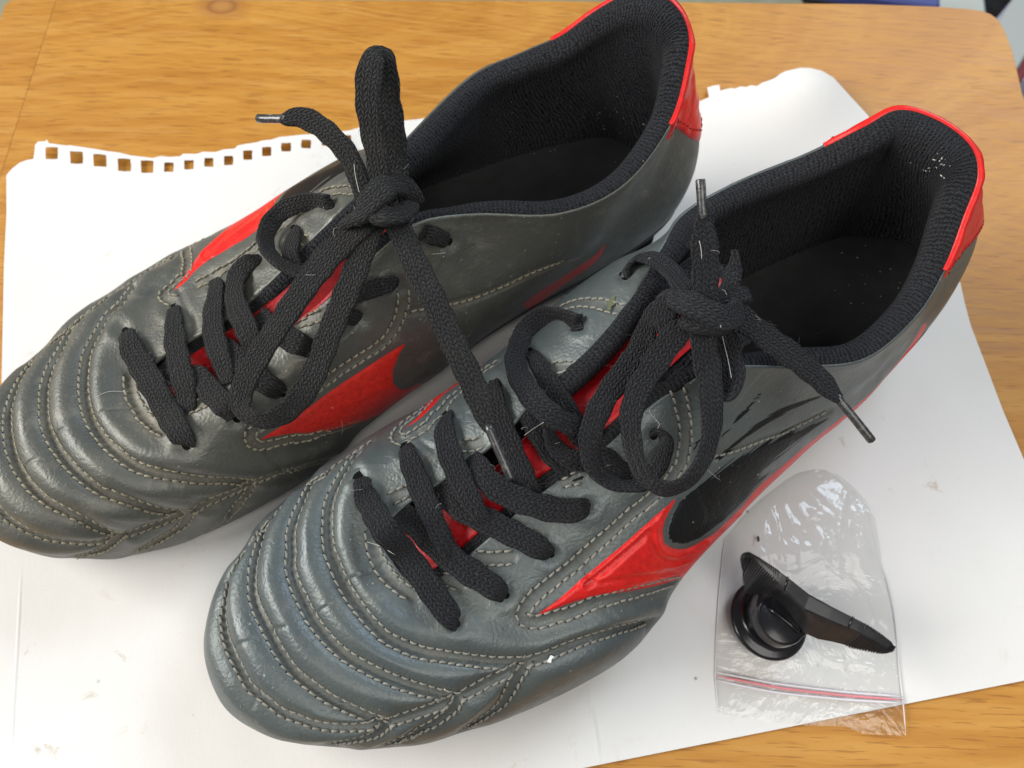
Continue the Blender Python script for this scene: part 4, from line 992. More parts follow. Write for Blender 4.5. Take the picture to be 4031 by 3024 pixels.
    R('lace_crossing', [(1020, 1240, -1, 0, 6), (1070, 1290, .8, 0, 7), (1130, 1330, 1.4, 0, 7.4), (1185, 1358, 1.4, 0, 7), (1246, 1384, -1, 0, 5)])
    R('lace_crossing', [(1160, 903, -1, 0, 3.5), (1156, 925, 2, 0, 5.5), (1146, 970, 2.5, 0, 6.8), (1145, 1010, 2.0, 0, 6.4), (1165, 1060, 0, 0, 5)])
    R('lace_crossing', [(1308, 806, -1, 60, 4.5), (1285, 800, 2, 70, 5.5), (1242, 793, 4, 75, 6), (1175, 802, 6, 75, 6), (1107, 834, 8, 74, 6), (1060, 888, 9, 70, 6), (1044, 945, 9, 64, 6), (1064, 1000, 8.5, 60, 6), (1107, 1038, 8, 50, 6), (1155, 1064, 6, 40, 6), (1200, 1075, 4, 30, 6)])
    R('lace_crossing', [(1200, 1090, 1, 0, 6), (1260, 1010, 3, 0, 6), (1330, 950, 4, 0, 6), (1400, 900, 5, 0, 6), (1450, 870, 80, 0, 6)])
    R('lace_crossing', [(1556, 1120, -1.2, 0, 4.5), (1531, 1121, 1.2, 0, 5.4), (1463, 1137, 1.8, 0, 6), (1400, 1162, 1.6, 0, 6), (1330, 1200, 0, 0, 6)])
    R('lace_crossing', [(1412, 1254, -1, 0, 4.5), (1390, 1250, 1.0, 0, 5), (1340, 1240, 1.0, 0, 6), (1290, 1230, -1, 0, 6)])
    R('lace_crossing', [(1760, 950, -1.4, 0, 4.5), (1735, 938, 1.2, 0, 5.5), (1680, 918, 2, 0, 6), (1625, 889, 4, 0, 6), (1580, 850, 82, 0, 6)])
    # bow
    R('lace_bow_loop', [(1500, 800, 87, 0, 7), (1440, 870, 87, 0, 7.4), (1370, 940, 86, 0, 7.8), (1290, 1020, 84, 0, 7.8), (1205, 1125, 81, 0, 7.8), (1118, 1250, 77, 0, 7.6), (1035, 1375, 72, 0, 7.6), (975, 1480, 68, 0, 7.6), (948, 1555, 65, -5, 7.4), (955, 1612, 63.5, -40, 7.2), (1000, 1648, 63, -68, 7), (1065, 1650, 63.5, -66, 7), (1140, 1610, 65, -50, 7), (1205, 1530, 67.5, -25, 7.2), (1255, 1430, 71, 0, 7.4), (1295, 1320, 75, 0, 7.4), (1340, 1210, 79, 0, 7.4), (1385, 1100, 82.5, 0, 7.4), (1425, 1000, 85, 0, 7.2), (1460, 910, 86, 0, 7), (1510, 820, 86, 0, 6.5)])
    R('lace_bow_loop', [(1530, 790, 88, 0, 6), (1500, 700, 92, 10, 6.6), (1482, 600, 96, 20, 6.8), (1462, 500, 100, 20, 7.2), (1450, 400, 104, 10, 7.4), (1452, 310, 107, 0, 7.4), (1470, 235, 109, 0, 7.2), (1500, 222, 108.5, 0, 7), (1520, 290, 105, 0, 6.8), (1530, 400, 100, 0, 7), (1545, 500, 96, 0, 7), (1555, 590, 92, 0, 7), (1560, 680, 88, 0, 7), (1550, 770, 85, 0, 6.5)])
    # long end over the other boot
    o, X = R('lace_end', [(1500, 790, 86, 0, 6), (1538, 830, 87.5, 0, 7), (1575, 905, 86.5, 0, 7.2), (1617, 1000, 85, 0, 7.3), (1662, 1090, 83.5, 0, 7.3), (1706, 1180, 82, 0, 7.3), (1750, 1275, 80, 0, 7.3), (1795, 1370, 78, 0, 7.3), (1840, 1465, 76, 0, 7.3), (1880, 1555, 74, 0, 7.2), (1908, 1630, 72.5, 0, 6.4), (1924, 1680, 71.5, 0, 4.6), (1932, 1700, 71, 0, 3.2)], endtaper=(1, .85))
    aglet(P(1927, 1690, 71.5), P(2013, 1886, 67), o, 1.2)
    o, X = R('lace_end', [(1450, 800, 85, 0, 6), (1425, 740, 86, 0, 6), (1403, 680, 87.5, 10, 6), (1372, 612, 89, 25, 6.4), (1315, 545, 90, 35, 6.6), (1245, 488, 90, 35, 6.6), (1180, 462, 89.5, 30, 6.2), (1125, 468, 89, 10, 4.8), (1105, 470, 88.8, 0, 3)], endtaper=(1, .85))
    aglet(P(1112, 469, 89), P(1015, 468, 86), o, 1.15)
    R('lace_knot', [(1640, 800, 82, 30, 5.5), (1590, 735, 88, 20, 7), (1530, 730, 92, 10, 7.8), (1480, 775, 93.5, 0, 8), (1420, 840, 91, -15, 8), (1370, 880, 86, -30, 6), (1390, 930, 82, -40, 5)], thick=2.8)
    R('lace_knot', [(1440, 790, 88, 0, 6), (1490, 840, 92, 0, 7), (1540, 850, 91.5, 0, 7), (1590, 840, 88, 0, 6), (1620, 810, 84, 0, 5)], thick=2.6)
    R('lace_knot', [(1370, 590, 84, 0, 5), (1400, 680, 84, 0, 5.5), (1430, 750, 84.5, 0, 6), (1470, 800, 84, 0, 6)])
    lace_fuzz(sh, root, pale=.025)
    return sh, root
MAT['redflat'] = simple('red_print', (.70, .030, .020), .42, .5, 700, .22, (700, .5, .0004))
shA, rootA = shoe_A()
shB, rootB = shoe_B()
# ------------------------------------------------------------------ table
def wood(name, knot=True, seed=0.0):
    m, nt, b = newmat(name); N = NT(nt)
    tc = N.n('ShaderNodeTexCoord').outputs['Object']
    mp = N.n('ShaderNodeMapping'); mp.inputs['Location'].default_value = (seed, seed * .7, 0); mp.inputs['Rotation'].default_value = (0, 0, math.radians(1.6))
    N.l(tc, mp.inputs[0]); sx = N.n('ShaderNodeSeparateXYZ'); N.l(mp.outputs[0], sx.inputs[0])
    x, y = sx.outputs[0], sx.outputs[1]
    # figure: nested flat ellipses round the knot
    kx, ky = -.1365 + seed, .1935 + seed * .7
    dx = N.math('MULTIPLY', N.math('SUBTRACT', x, kx), .26); dy = N.math('SUBTRACT', y, ky)
    wn = N.noise(mp.outputs[0], 9, 2, .5)
    el = N.math('SQRT', N.math('ADD', N.math('MULTIPLY', dx, dx), N.math('MULTIPLY', dy, dy)))
    el = N.math('ADD', el, N.mapr(wn,   .3, .7, -.006, .006))
    stv = N.n('ShaderNodeCombineXYZ'); N.l(N.math('MULTIPLY', x, 5.0), stv.inputs[0]); N.l(N.math('MULTIPLY', el, 60), stv.inputs[1])
    band = N.noise(stv.outputs[0], 1.6, 4, .6)
    fv = N.n('ShaderNodeCombineXYZ'); N.l(N.math('MULTIPLY', x, 16), fv.inputs[0]); N.l(N.math('MULTIPLY', N.math('ADD', y, N.math('MULTIPLY', el, .6)), 640), fv.inputs[1])
    fine = N.noise(fv.outputs[0], 1.0, 5, .62)
    fv2 = N.n('ShaderNodeCombineXYZ'); N.l(N.math('MULTIPLY', x, 75), fv2.inputs[0]); N.l(N.math('MULTIPLY', y, 1150), fv2.inputs[1])
    pore = N.noise(fv2.outputs[0], 1.0, 2, .5)
    c = N.ramp(band, [(.25, (.415, .172, .023)), (.46, (.475, .210, .031)), (.60, (.535, .255, .044)), (.78, (.455, .195, .027))])
    c = N.mix(N.mapr(fine, .48, .66, 0, .42), c, (.60, .32, .080))
    c = N.mix(N.mapr(fine, .47, .33, 0, .36), c, (.34, .125, .020))
    c = N.mix(N.mapr(pore, .575, .64, 0, .55), c, (.26, .095, .016))
    if knot:
        kc = N.math('SQRT', N.math('ADD', N.math('POWER', N.math('MULTIPLY', N.math('SUBTRACT', x, kx), .7), 2), N.math('MULTIPLY', dy, dy)))
        c = N.mix(N.mapr(kc, .0030, .0105, .85, 0), c, (.36, .15, .040))
        c = N.mix(N.mapr(N.math('ABSOLUTE', N.math('SUBTRACT', kc, .0042)), 0, .0012, .55, 0), c, (.22, .085, .03))
        c = N.mix(N.mapr(kc, .0015, .0036, .5, 0), c, (.50, .25, .08))
    N.l(c, b.inputs['Base Color'])
    b.inputs['Roughness'].default_value = .36; N.l(N.mapr(fine, .3, .7, .42, .58), b.inputs['Roughness'])
    b.inputs['Specular IOR Level'].default_value = .35; b.inputs['Coat Weight'].default_value = .05; b.inputs['Coat Roughness'].default_value = .3
    N.l(N.bump(N.math('ADD', fine, N.math('MULTIPLY', pore, -.5)), .25, .0003), b.inputs['Normal'])
    return m
MAT['wood'] = wood('varnished_pine'); MAT['wood2'] = wood('varnished_pine_end', False, .31)
def slab(name, outline, mat, parent, top=0.0, thick=19, rnd=.22):
    o = np.array(outline, float)
    a = np.roll(o, 1, 0); b_ = np.roll(o, -1, 0)
    e = b_ - a; nrm = np.stack([e[:, 1], -e[:, 0]], 1); nrm /= np.linalg.norm(nrm, axis=1)[:, None]
    if np.sum(nrm * (o - o.mean(0))) < 0: nrm = -nrm
    rings = []
    for t in np.linspace(0, math.pi / 2, 5):
        rings.append(np.hstack([o - nrm * rnd * (1 - math.sin(t)), np.full((len(o), 1), top - rnd * (1 - math.cos(t)))]))
    rings.append(np.hstack([o, np.full((len(o), 1), top - thick)]))
    n = len(o); V = np.vstack(rings)
    F = [tuple(range(n))] + [(r * n + i, r * n + (i + 1) % n, (r + 1) * n + (i + 1) % n, (r + 1) * n + i) for r in range(len(rings) - 1) for i in range(n)] + [tuple(range((len(rings) - 1) * n, len(rings) * n))[::-1]]
    return mesh(name, V, F, mat, parent, smooth=False)
tbl = thing('wooden_table', 'small varnished honey coloured pine table with rounded corners under the paper', 'table', (0, 100, -400))
BL = (-229.1, 301.8)
def edge(f, a, b): return (a[0] + (b[0] - a[0]) * f, a[1] + (b[1] - a[1]) * f)
jx = -207.0
corner = [(207.5, 295.3), (212.1, 294.0), (215.0, 292.3), (217.0, 289.6), (218.2, 285.6), (218.7, 280.0), (218.8, 269.2)]
main = [(jx + .12, 301.6), (0, 300.9), (159.4, 298.6), (191.6, 297.0)] + corner + [(216.5, 245.0), (214.5, 100), (213.5, -25), (210, -38), (200, -42), (150, -43), (jx + 5.8, -43)]
slab('tabletop_board', main, MAT['wood'], tbl)
slab('tabletop_end_board', [(-229.4, 297), (-228.2, 300.5), (-225, 301.9), (jx, 301.7), (jx + 5.7, -43), (-212, -43), (-220, -39), (-223, -28)], MAT['wood2'], tbl, top=-.02)
for lx, ly in ((-195, 270), (185, 265), (-190, -15), (182, -15)):
    mb = MB(); mb.box((lx, ly, -215), (18, 18, 195)); mb.build('leg', MAT['wood2'], tbl, smooth=False)

# ------------------------------------------------------------------ paper
def paper_mat():
    m, nt, b = newmat('drawing_paper'); N = NT(nt)
    tc = N.n('ShaderNodeTexCoord').outputs['Object']
    c = N.mix(N.mapr(N.noise(tc, 12, 4, .6), .35, .7, 0, .5), (.79, .775, .75), (.69, .67, .635))
    v = N.n('ShaderNodeTexVoronoi'); v.inputs['Scale'].default_value = 62; N.l(tc, v.inputs['Vector'])
    s1 = N.math('MULTIPLY', N.mapr(v.outputs['Distance'], .02, .045, 1, 0), N.mapr(N.noise(tc, 30, 2), .46, .55, 0, 1))
    c = N.mix(N.math('MULTIPLY', s1, .75), c, (.16, .13, .10))
    st = N.math('MULTIPLY', N.mapr(N.noise(tc, 85, 5, .72, .6), .62, .70, 0, .6), N.mapr(N.noise(tc, 17, 2), .45, .60, 0, 1))
    c = N.mix(st, c, (.50, .40, .27))
    fib = N.n('ShaderNodeMapping'); fib.inputs['Scale'].default_value = (1, .55, 1); N.l(tc, fib.inputs[0])
    f = N.noise(fib.outputs[0], 900, 3, .6)
    c = N.mix(N.mapr(f, .35, .7, 0, .05), c, (.6, .6, .6))
    N.l(c, b.inputs['Base Color']); b.inputs['Roughness'].default_value = .95; b.inputs['Specular IOR Level'].default_value = .08
    n1 = N.bump(N.noise(tc, 22, 3, .5), .35, .0022); n2 = N.bump(f, .25, .0002, n1)
    N.l(n2, b.inputs['Normal'])
    return m
MAT['paper'] = paper_mat()
c1 = (0, 0, 1.58)
top_px = K(c1, [(60, 1112), (100, 1075), (150, 1042), (195, 1028), (236, 1022), (243, 980), (246, 935), (262, 915), (310, 912), (316, 900), (330, 925), (400, 935), (440, 940), (458, 938), (540, 948), (600, 955), (690, 968), (750, 972), (830, 988), (890, 992), (960, 998), (1010, 985), (1060, 990), (1130, 985), (1145, 970), (1230, 972), (1270, 960), (1350, 964), (1400, 950), (1470, 948), (1490, 930), (1540, 922), (1610, 915), (1640, 905), (1700, 900), (1750, 884), (1800, 880), (1870, 872), (1940, 866), (2000, 866), (2070, 850)])
top_px += [(1380, 528), (1450, 505), (1560, 488), (1720, 470), (1900, 452), (2100, 440), (2300, 430), (2500, 422), (2650, 418)]
right_px = [(2753, 412), (2770, 404), (2786, 399), (2783, 378), (2780, 359), (2800, 354), (2826, 352), (2829, 376), (2850, 372), (2870, 370), (2886, 374), (2905, 368), (2925, 374), (2945, 370), (2965, 379), (2985, 368), (3005, 366), (3032, 359), (3050, 345), (3071, 336), (3095, 334), (3124, 329), (3160, 333), (3204, 343), (3250, 366), (3323, 419), (3403, 472), (3500, 590), (3620, 780), (3700, 940), (3768, 1095), (3791, 1200), (3815, 1290), (3869, 1429), (3942, 1622), (4031, 1833), (4170, 2170), (4290, 2440), (4350, 2600)]
bot_px = [(4031, 2679), (3700, 2744), (3200, 2843), (2700, 2942), (2358, 3010), (2280, 3026), (1700, 3140), (1000, 3270), (-60, 3400)]
left_px = [(-50, 3000), (-40, 2700), (-25, 2300), (-5, 1800), (12, 1520), (25, 1050), (33, 850)]
outl = [P(u, v, 0)[:2] for u, v in top_px + right_px + bot_px + left_px]
holes = []
for (x, y) in [(350, 988), (500, 1012), (642, 1026), (787, 1046), (925, 1052), (1057, 1053), (1182, 1038), (1308, 1026), (1432, 1019), (1553, 992), (1672, 974), (1793, 951), (1917, 931), (2040, 912), (2160, 893)]:
    big = 38 if x < 1000 else 29
    hp = [(-1, -1), (0, -1.03), (1, -.96), (1.03, 0), (.97, 1), (0, 1.02), (-1, .97), (-1.04, 0)]
    holes.append([P((x + a * big + random.uniform(-2, 2)) / 1.58, (y + b_ * big * .96 + random.uniform(-2, 2)) / 1.58, 0)[:2] for a, b_ in hp])
def pz(x, y):
    z = .35 + 1.1 * (noise.noise(Vector((x * .012, y * .012, 3.3))) + .6) + .25 * noise.noise(Vector((x * .045, y * .045, 1)))
    # the torn edge lifts in waves; far right corner lifts off the table
    px = QN(np.array([x, y, 0.0]))
    e = math.exp(-((px[1] - (620 if px[0] < 1400 else 420)) / 130) ** 2) if px[1] > 0 else 0
    z += e * 1.1 * (1 + math.sin(px[0] / 150.0))
    z += 7 * math.exp(-(((px[0] - 3170) / 190) ** 2 + ((px[1] - 390) / 150) ** 2)) * (1 if px[0] > 2600 else 0)
    return max(.12, z)
poly = [Vector(p) for p in outl]; n0 = len(poly); cons = [list(range(n0))]; allv = list(poly)
hidx = []
for h in holes:
    i0 = len(allv); allv += [Vector(p) for p in h]; cons.append(list(range(i0, i0 + len(h)))[::-1])
oa = np.array([tuple(p) for p in outl]); xs = np.arange(oa[:, 0].min(), oa[:, 0].max(), 3.2); ys = np.arange(oa[:, 1].min(), oa[:, 1].max(), 3.2)
g = np.array([(x + (1.6 if j % 2 else 0), y) for j, y in enumerate(ys) for x in xs]); ok = sdpoly(g, oa) > 1.4
for h in holes: ok &= sdpoly(g, np.array(h)) < -1.0
allv += [Vector(p) for p in g[ok]]
r = delaunay_2d_cdt(allv, [], cons, 0, 1e-5)
vs = np.array([(v.x, v.y) for v in r[0]]); fs = [f for f in r[2]]
cen = np.array([vs[list(f)].mean(0) for f in fs]); keep = sdpoly(cen, oa) > -.001
for h in holes: keep &= sdpoly(cen, np.array(h)) < 0
fs = [f for f, k in zip(fs, keep) if k]
V = np.array([(x, y, pz(x, y)) for x, y in vs])
pap = mesh('paper_sheet', V, fs, MAT['paper'], None, solid=None)
md = pap.modifiers.new('t', 'SOLIDIFY'); md.thickness = .00011; md.offset = 1; md = pap.modifiers.new('e', 'EDGE_SPLIT'); md.split_angle = math.radians(40)
pap['label'] = 'large white sheet torn from a spiral pad, row of square holes, under both boots'; pap['category'] = 'paper'
# crease line near the bottom edge, and the faint fold down the left
def crease(pts, w_, h_, name):
    c = catmull([list(P(u, v, 0)) for u, v in pts], step=2.0); rows = []
    for i, p in enumerate(c):
        t = c[min(i + 1, len(c) - 1)] - c[max(i - 1, 0)]; t /= np.linalg.norm(t); s_ = np.array([-t[1], t[0], 0])
        e = min(1, i / 6, (len(c) - 1 - i) / 6)
        z = pz(p[0], p[1]) + .12
        rows.append([np.array([p[0], p[1], 0]) + s_ * w_ * a + np.array([0, 0, z + h_ * b_ * e - (0.06 if abs(a) == 1 else 0)]) for a, b_ in ((-1, 0), (-.45, .35), (0, 1), (.3, .3), (1, 0))])
    mesh(name, np.array(rows).reshape(-1, 3), gridfaces(len(rows), 5), MAT['paper'], pap, smooth=True)
crease([(2318, 2700), (2328, 2800), (2342, 2880), (2352, 2950), (2360, 3008)], 1.3, .55, 'crease')
crease([(88, 2230), (80, 2400), (70, 2600), (60, 2800), (50, 3020)], .9, .14, 'crease')
crease([(85, 2320), (180, 2312), (290, 2300)], .8, .12, 'crease')
crease([(62, 2775), (150, 2762), (280, 2745)], .8, .16, 'crease')

# ------------------------------------------------------------------ zip bag
def film():
    m = bpy.data.materials.new('clear_film'); m.use_nodes = True; nt = m.node_tree; nt.nodes.clear(); N = NT(nt)
    out = N.n('ShaderNodeOutputMaterial'); tr = N.n('ShaderNodeBsdfTransparent'); tr.inputs[0].default_value = (.985, .985, .983, 1)
    gl = N.n('ShaderNodeBsdfGlossy'); gl.inputs['Roughness'].default_value = .07
    df = N.n('ShaderNodeBsdfDiffuse'); df.inputs[0].default_value = (.75, .76, .78, 1)
    tc = N.n('ShaderNodeTexCoord').outputs['Object']
    b1 = N.bump(N.noise(tc, 45, 4, .6, 1.3), .5, .0030); b2 = N.bump(N.noise(tc, 160, 3, .5, .8), .25, .0008, b1)
    N.l(b2, gl.inputs['Normal'])
    fr = N.n('ShaderNodeLayerWeight'); fr.inputs[0].default_value = .5; N.l(b2, fr.inputs['Normal'])
    m1 = N.n('ShaderNodeMixShader'); m1.inputs[0].default_value = .012; N.l(tr.outputs[0], m1.inputs[1]); N.l(df.outputs[0], m1.inputs[2])
    m2 = N.n('ShaderNodeMixShader'); N.l(N.math('ADD', N.math('MULTIPLY', N.math('POWER', fr.outputs['Facing'], 3.0), .7), .045, clamp=True), m2.inputs[0]); N.l(m1.outputs[0], m2.inputs[1]); N.l(gl.outputs[0], m2.inputs[2])
    N.l(m2.outputs[0], out.inputs[0]); return m
MAT['film'] = film()
MAT['zip'] = simple('pink_red_zip', (.78, .24, .27), .35, .5)
MAT['zipclear'] = simple('milky_zip', (.72, .70, .73), .35, .5)
c8b = (2700, 1800, 1.3825)
bag_px = K(c8b, [(205, 450), (188, 600), (172, 760), (163, 900), (156, 1050), (153, 1180), (160, 1290), (172, 1390), (300, 1418), (470, 1440), (650, 1460), (800, 1464), (860, 1465), (960, 1505), (1080, 1512), (1185, 1515), (1178, 1420), (1170, 1330), (1160, 1240), (1150, 1150), (1140, 1000), (1122, 850), (1095, 720), (1060, 600), (1040, 460), (1018, 340), (965, 240), (880, 150), (810, 100), (740, 76), (690, 74), (640, 82), (590, 100), (540, 130), (480, 175), (400, 235), (300, 330)])
bag = thing('zip_bag', 'small clear plastic grip seal bag with a red zip line, under the black key', 'plastic bag', tuple(P(3190, 2500, 0)))
bo = np.array([P(u, v, 0)[:2] for u, v in bag_px]); xs = np.arange(bo[:, 0].min(), bo[:, 0].max(), .9); ys = np.arange(bo[:, 1].min(), bo[:, 1].max(), .9)
g = np.array([(x, y) for y in ys for x in xs]); g = g[sdpoly(g, bo) > .5]
r = delaunay_2d_cdt([Vector(p) for p in bo] + [Vector(p) for p in g], [], [list(range(len(bo)))], 1, 1e-5)
vs = np.array([(v.x, v.y) for v in r[0]]); sd = np.maximum(0, sdpoly(vs, bo))
vpx = QN(np.hstack([vs, np.zeros((len(vs), 1))]))
zipy = (2700 + 0, 1800)
RID = [(K(c8b, [(380, 250), (430, 290), (455, 370), (470, 430), (480, 500), (500, 590)]), 1.5, 7), (K(c8b, [(840, 200), (825, 270), (805, 350), (790, 420), (730, 470), (690, 480)]), 1.3, 6),
       (K(c8b, [(690, 170), (700, 220), (770, 300), (790, 330)]), .8, 5), (K(c8b, [(930, 250), (950, 330), (970, 420), (960, 500)]), .9, 6), (K(c8b, [(700, 560), (800, 640), (900, 700), (1010, 900)]), .6, 6),
       (K(c8b, [(680, 1050), (760, 1110), (880, 1130), (1000, 1140)]), .8, 7), (K(c8b, [(250, 1300), (400, 1380), (600, 1390), (800, 1440)]), .6, 6), (K(c8b, [(560, 250), (600, 330), (640, 350), (700, 330)]), .7, 5),
       (K(c8b, [(880, 520), (940, 640), (990, 700)]), .6, 5), (K(c8b, [(1030, 880), (1090, 930), (1120, 1000)]), .8, 5)]
ridv = sum(a * np.exp(-dline(vpx, catmull(l, step=10)) / w_) for l, a, w_ in RID)
def layer(k, name):
    Z = []
    for (x, y), e, (u, v), rv in zip(vs, sd, vpx, ridv):
        base = pz(x, y) if y > -14 else max(.1, pz(x, y) * .5)
        puff = (1 - math.exp(-e / 7)) * sstep(2640, 2480, v)
        up = sstep(2330, 2180, v)
        wr = noise.noise(Vector((x * .10, y * .10, 7.7 * k))) * .5 + abs(noise.noise(Vector((x * .22 + 3, y * .13, 2 + k)))) * .7
        low = (1 - math.exp(-e / 2.5))
        z = base + .35 + (k * (.45 * low + puff * (.9 + 3.2 * up) + wr * (.4 + 1.3 * up) * low + rv * low) if k else .08 * low)
        Z.append(z)
    return mesh(name, np.hstack([vs, np.array(Z)[:, None]]), [tuple(f) for f in r[2]], MAT['film'], bag)
layer(0, 'back_film'); layer(1, 'front_film')
def rib(pts, rad, mat, name, parent, dz=1.15, flat=.45):
    c = catmull([list(P(u, v, 0)) for u, v in pts], step=1.5); mb = MB()
    c[:, 2] = [pz(x, y) + dz for x, y, z in c]
    e = np.minimum(np.arange(len(c)), np.arange(len(c))[::-1]); mb.tube(c, rad * np.clip(e / 3, .35, 1), 8)
    o = mb.build(name, mat, parent); return o
rib(K(c8b, [(158, 1192), (300, 1220), (470, 1252), (640, 1275), (850, 1298), (1000, 1310), (1168, 1322)]), .36, MAT['zip'], 'zip_track', bag, 1.25)
rib(K(c8b, [(156, 1215), (300, 1246), (470, 1280), (640, 1300), (850, 1320), (1000, 1330), (1168, 1340)]), .4, MAT['zipclear'], 'zip_rib', bag, 1.15)
rib(K(c8b, [(156, 1172), (300, 1200), (470, 1232), (640, 1255), (850, 1279), (1000, 1292), (1166, 1304)]), .32, MAT['zipclear'], 'zip_rib', bag, 1.15)
rib(K(c8b, [(205, 450), (188, 600), (172, 760), (163, 900), (156, 1050), (153, 1180), (160, 1290), (172, 1390)]), .14, MAT['zipclear'], 'side_seal', bag, .6)
rib(K(c8b, [(1185, 1515), (1178, 1420), (1170, 1330), (1160, 1240), (1150, 1150), (1140, 1000), (1122, 850), (1095, 720), (1060, 600)]), .16, MAT['zipclear'], 'side_seal', bag, .6)

# ------------------------------------------------------------------ black stud key lying on the bag
key = thing('stud_key', 'glossy black plastic T-shaped stud key lying on the clear bag', 'stud key', tuple(P(3025, 2437, 0)))
fc = P(*K(c8b, [(446, 885)])[0], 3.6); Zb = 2.6
def lathe(prof, c, ax=None, k=56):
    V = []; ax = np.array(ax if ax is not None else (0, 0, 1.)); ax = ax / np.linalg.norm(ax)
    a = np.cross(ax, [0, 1, 0.]); a /= np.linalg.norm(a); b_ = np.cross(ax, a)
    for (r_, z) in prof:
        for i in range(k):
            th = 2 * math.pi * i / k; V.append(np.array(c) + (a * math.cos(th) + b_ * math.sin(th)) * r_ + ax * z)
    return np.array(V), gridfaces(len(prof), k, wrap_m=True)
AX = np.array([.16, .10, 1.0])
V, F = lathe([(.1, 0), (11.4, 0), (12.0, .4), (12.2, 1.1), (12.0, 1.8), (11.3, 2.2), (10.2, 2.4), (9.2, 2.9), (8.8, 3.6)], (fc[0], fc[1], Zb), AX)
mesh('base_flange', V, F, MAT['bplastic'], key)
V, F = lathe([(8.9, 1.6), (8.8, 6), (8.6, 11), (8.5, 12.2), (8.1, 12.7), (7.4, 12.8), (.1, 12.8)], (fc[0], fc[1], Zb), AX)
mesh('barrel', V, F, MAT['bplastic'], key)
tc_ = P(*K(c8b, [(530, 880)])[0], 17.5)
V, F = lathe([(7.4, -3), (7.4, .1), (7.25, .5), (6.9, .55), (6.6, .3), (5.2, .75), (2.6, 1.15), (.1, 1.25)], (tc_[0], tc_[1], 15.5), AX)
dm = mesh('socket_dome', V, F, MAT['bplastic'], key)
md = dm.modifiers.new('e', 'EDGE_SPLIT'); md.split_angle = math.radians(35)
mb = MB(); dv = np.array([.72, -.62, 0]); cx_ = np.array([tc_[0], tc_[1], 16.2]) + AX / np.linalg.norm(AX) * .5
mb.tube([cx_ - dv * 5.6 - np.array([0, 0, .25]), cx_ - dv * 2.5 + np.array([0, 0, .35]), cx_ + dv * 2.5 + np.array([0, 0, .3]), cx_ + dv * 5.6 - np.array([0, 0, .4])], .55, 8)
mb.build('socket_ridge', MAT['bplastic'], dm)
# winged handle: top edge strip + the face below it, both wings, real thickness
def kp(x, y, z): return P(*K(c8b, [(x, y)])[0], z)
topA = [kp(300, 535, 20), kp(318, 518, 20.5), kp(345, 514, 21), kp(400, 545, 22), kp(500, 612, 24), kp(580, 672, 25), kp(672, 745, 25.5), kp(800, 815, 25), kp(960, 895, 23.5), kp(1060, 960, 22), kp(1125, 1010, 20.5), kp(1138, 1035, 20)]
topB = [kp(302, 560, 19), kp(322, 552, 19.2), kp(350, 556, 19.6), (kp(400, 592, 21)), kp(470, 660, 22.5), kp(545, 745, 23.5), kp(640, 838, 24), kp(760, 890, 23.5), kp(920, 955, 22), kp(1020, 1005, 20.5), kp(1095, 1052, 19), kp(1125, 1060, 18.5)]
bot = [kp(306, 590, 18.4), kp(312, 640, 16.9), kp(325, 735, 15.4), kp(390, 745, 14.9), kp(470, 760, 14.9), kp(560, 850, 15.4), kp(640, 955, 15.9), kp(720, 990, 15.9), kp(800, 1005, 15.9), kp(920, 1035, 16.4), kp(1050, 1062, 17.4), kp(1105, 1064, 19.4)]
def sample(pts, n=520):
    c = np.array(pts); d = np.concatenate([[0], np.cumsum(np.linalg.norm(np.diff(c, axis=0), axis=1))]); q = np.linspace(0, d[-1], n)
    return np.stack([np.interp(q, d, c[:, i]) for i in range(3)], 1)
tA, tB, bt = sample(topA), sample(topB), sample(bot); nk = len(tA)
rows = []
for i in range(nk):
    f = i / (nk - 1); rb = (sstep(.27, .22, f) + sstep(.76, .80, f))      # ribbed ends
    saw = .38 * (((f * 70) % 1) > .45) * rb
    nrm = np.cross(bt[i] - tB[i], tB[min(i + 1, nk - 1)] - tB[max(i - 1, 0)]); nrm /= np.linalg.norm(nrm) + 1e-9
    if nrm[1] > 0: nrm = -nrm
    back = -nrm * 3.0; bk = np.array([0, 0, 0])
    dn = (bt[i] - tB[i]) / (np.linalg.norm(bt[i] - tB[i]) + 1e-9)
    rows.append([bt[i] + nrm * saw + dn * saw * 1.1, tB[i] * .35 + bt[i] * .65 + nrm * (saw - .15), tB[i] * .75 + bt[i] * .25 + nrm * (saw - .1), tB[i] * .97 + tA[i] * .03 + nrm * saw, tB[i] * .85 + tA[i] * .15 + np.array([0, 0, .45]),
                 tB[i] * .5 + tA[i] * .5 + np.array([0, 0, .35]), tB[i] * .15 + tA[i] * .85 + np.array([0, 0, .45 - saw]), tA[i] + np.array([0, 0, -.3]) - nrm * saw, tA[i] * .5 + bt[i] * .5 + back * .6, bt[i] + back * .6 + np.array([0, 0, .3])])
G = np.array(rows); V = G.reshape(-1, 3); F = [tuple(f) for f in gridfaces(nk, 10, wrap_m=True)] + [tuple(range(10)), tuple(range((nk - 1) * 10, nk * 10))[::-1]]
hd = mesh('wing_handle', V, F, simple('lightened_black_plastic', (.016, .016, .018), .38, .45, 500, .2), key)  # same black plastic, lightened in colour for the grey reflection on the wings
md = hd.modifiers.new('e', 'EDGE_SPLIT'); md.split_angle = math.radians(28)
mb = MB()
for f0 in (.30, .70):                              # stiffening steps on the top edge
    i = int(f0 * nk); c = (tA[i] + tB[i]) / 2; mb.tube([tA[i] + np.array([0, 0, .5]), c + np.array([0, 0, .65]), tB[i] + np.array([0, 0, .4])], .28, 6)
mb.build('step_rib', MAT['bplastic'], hd)

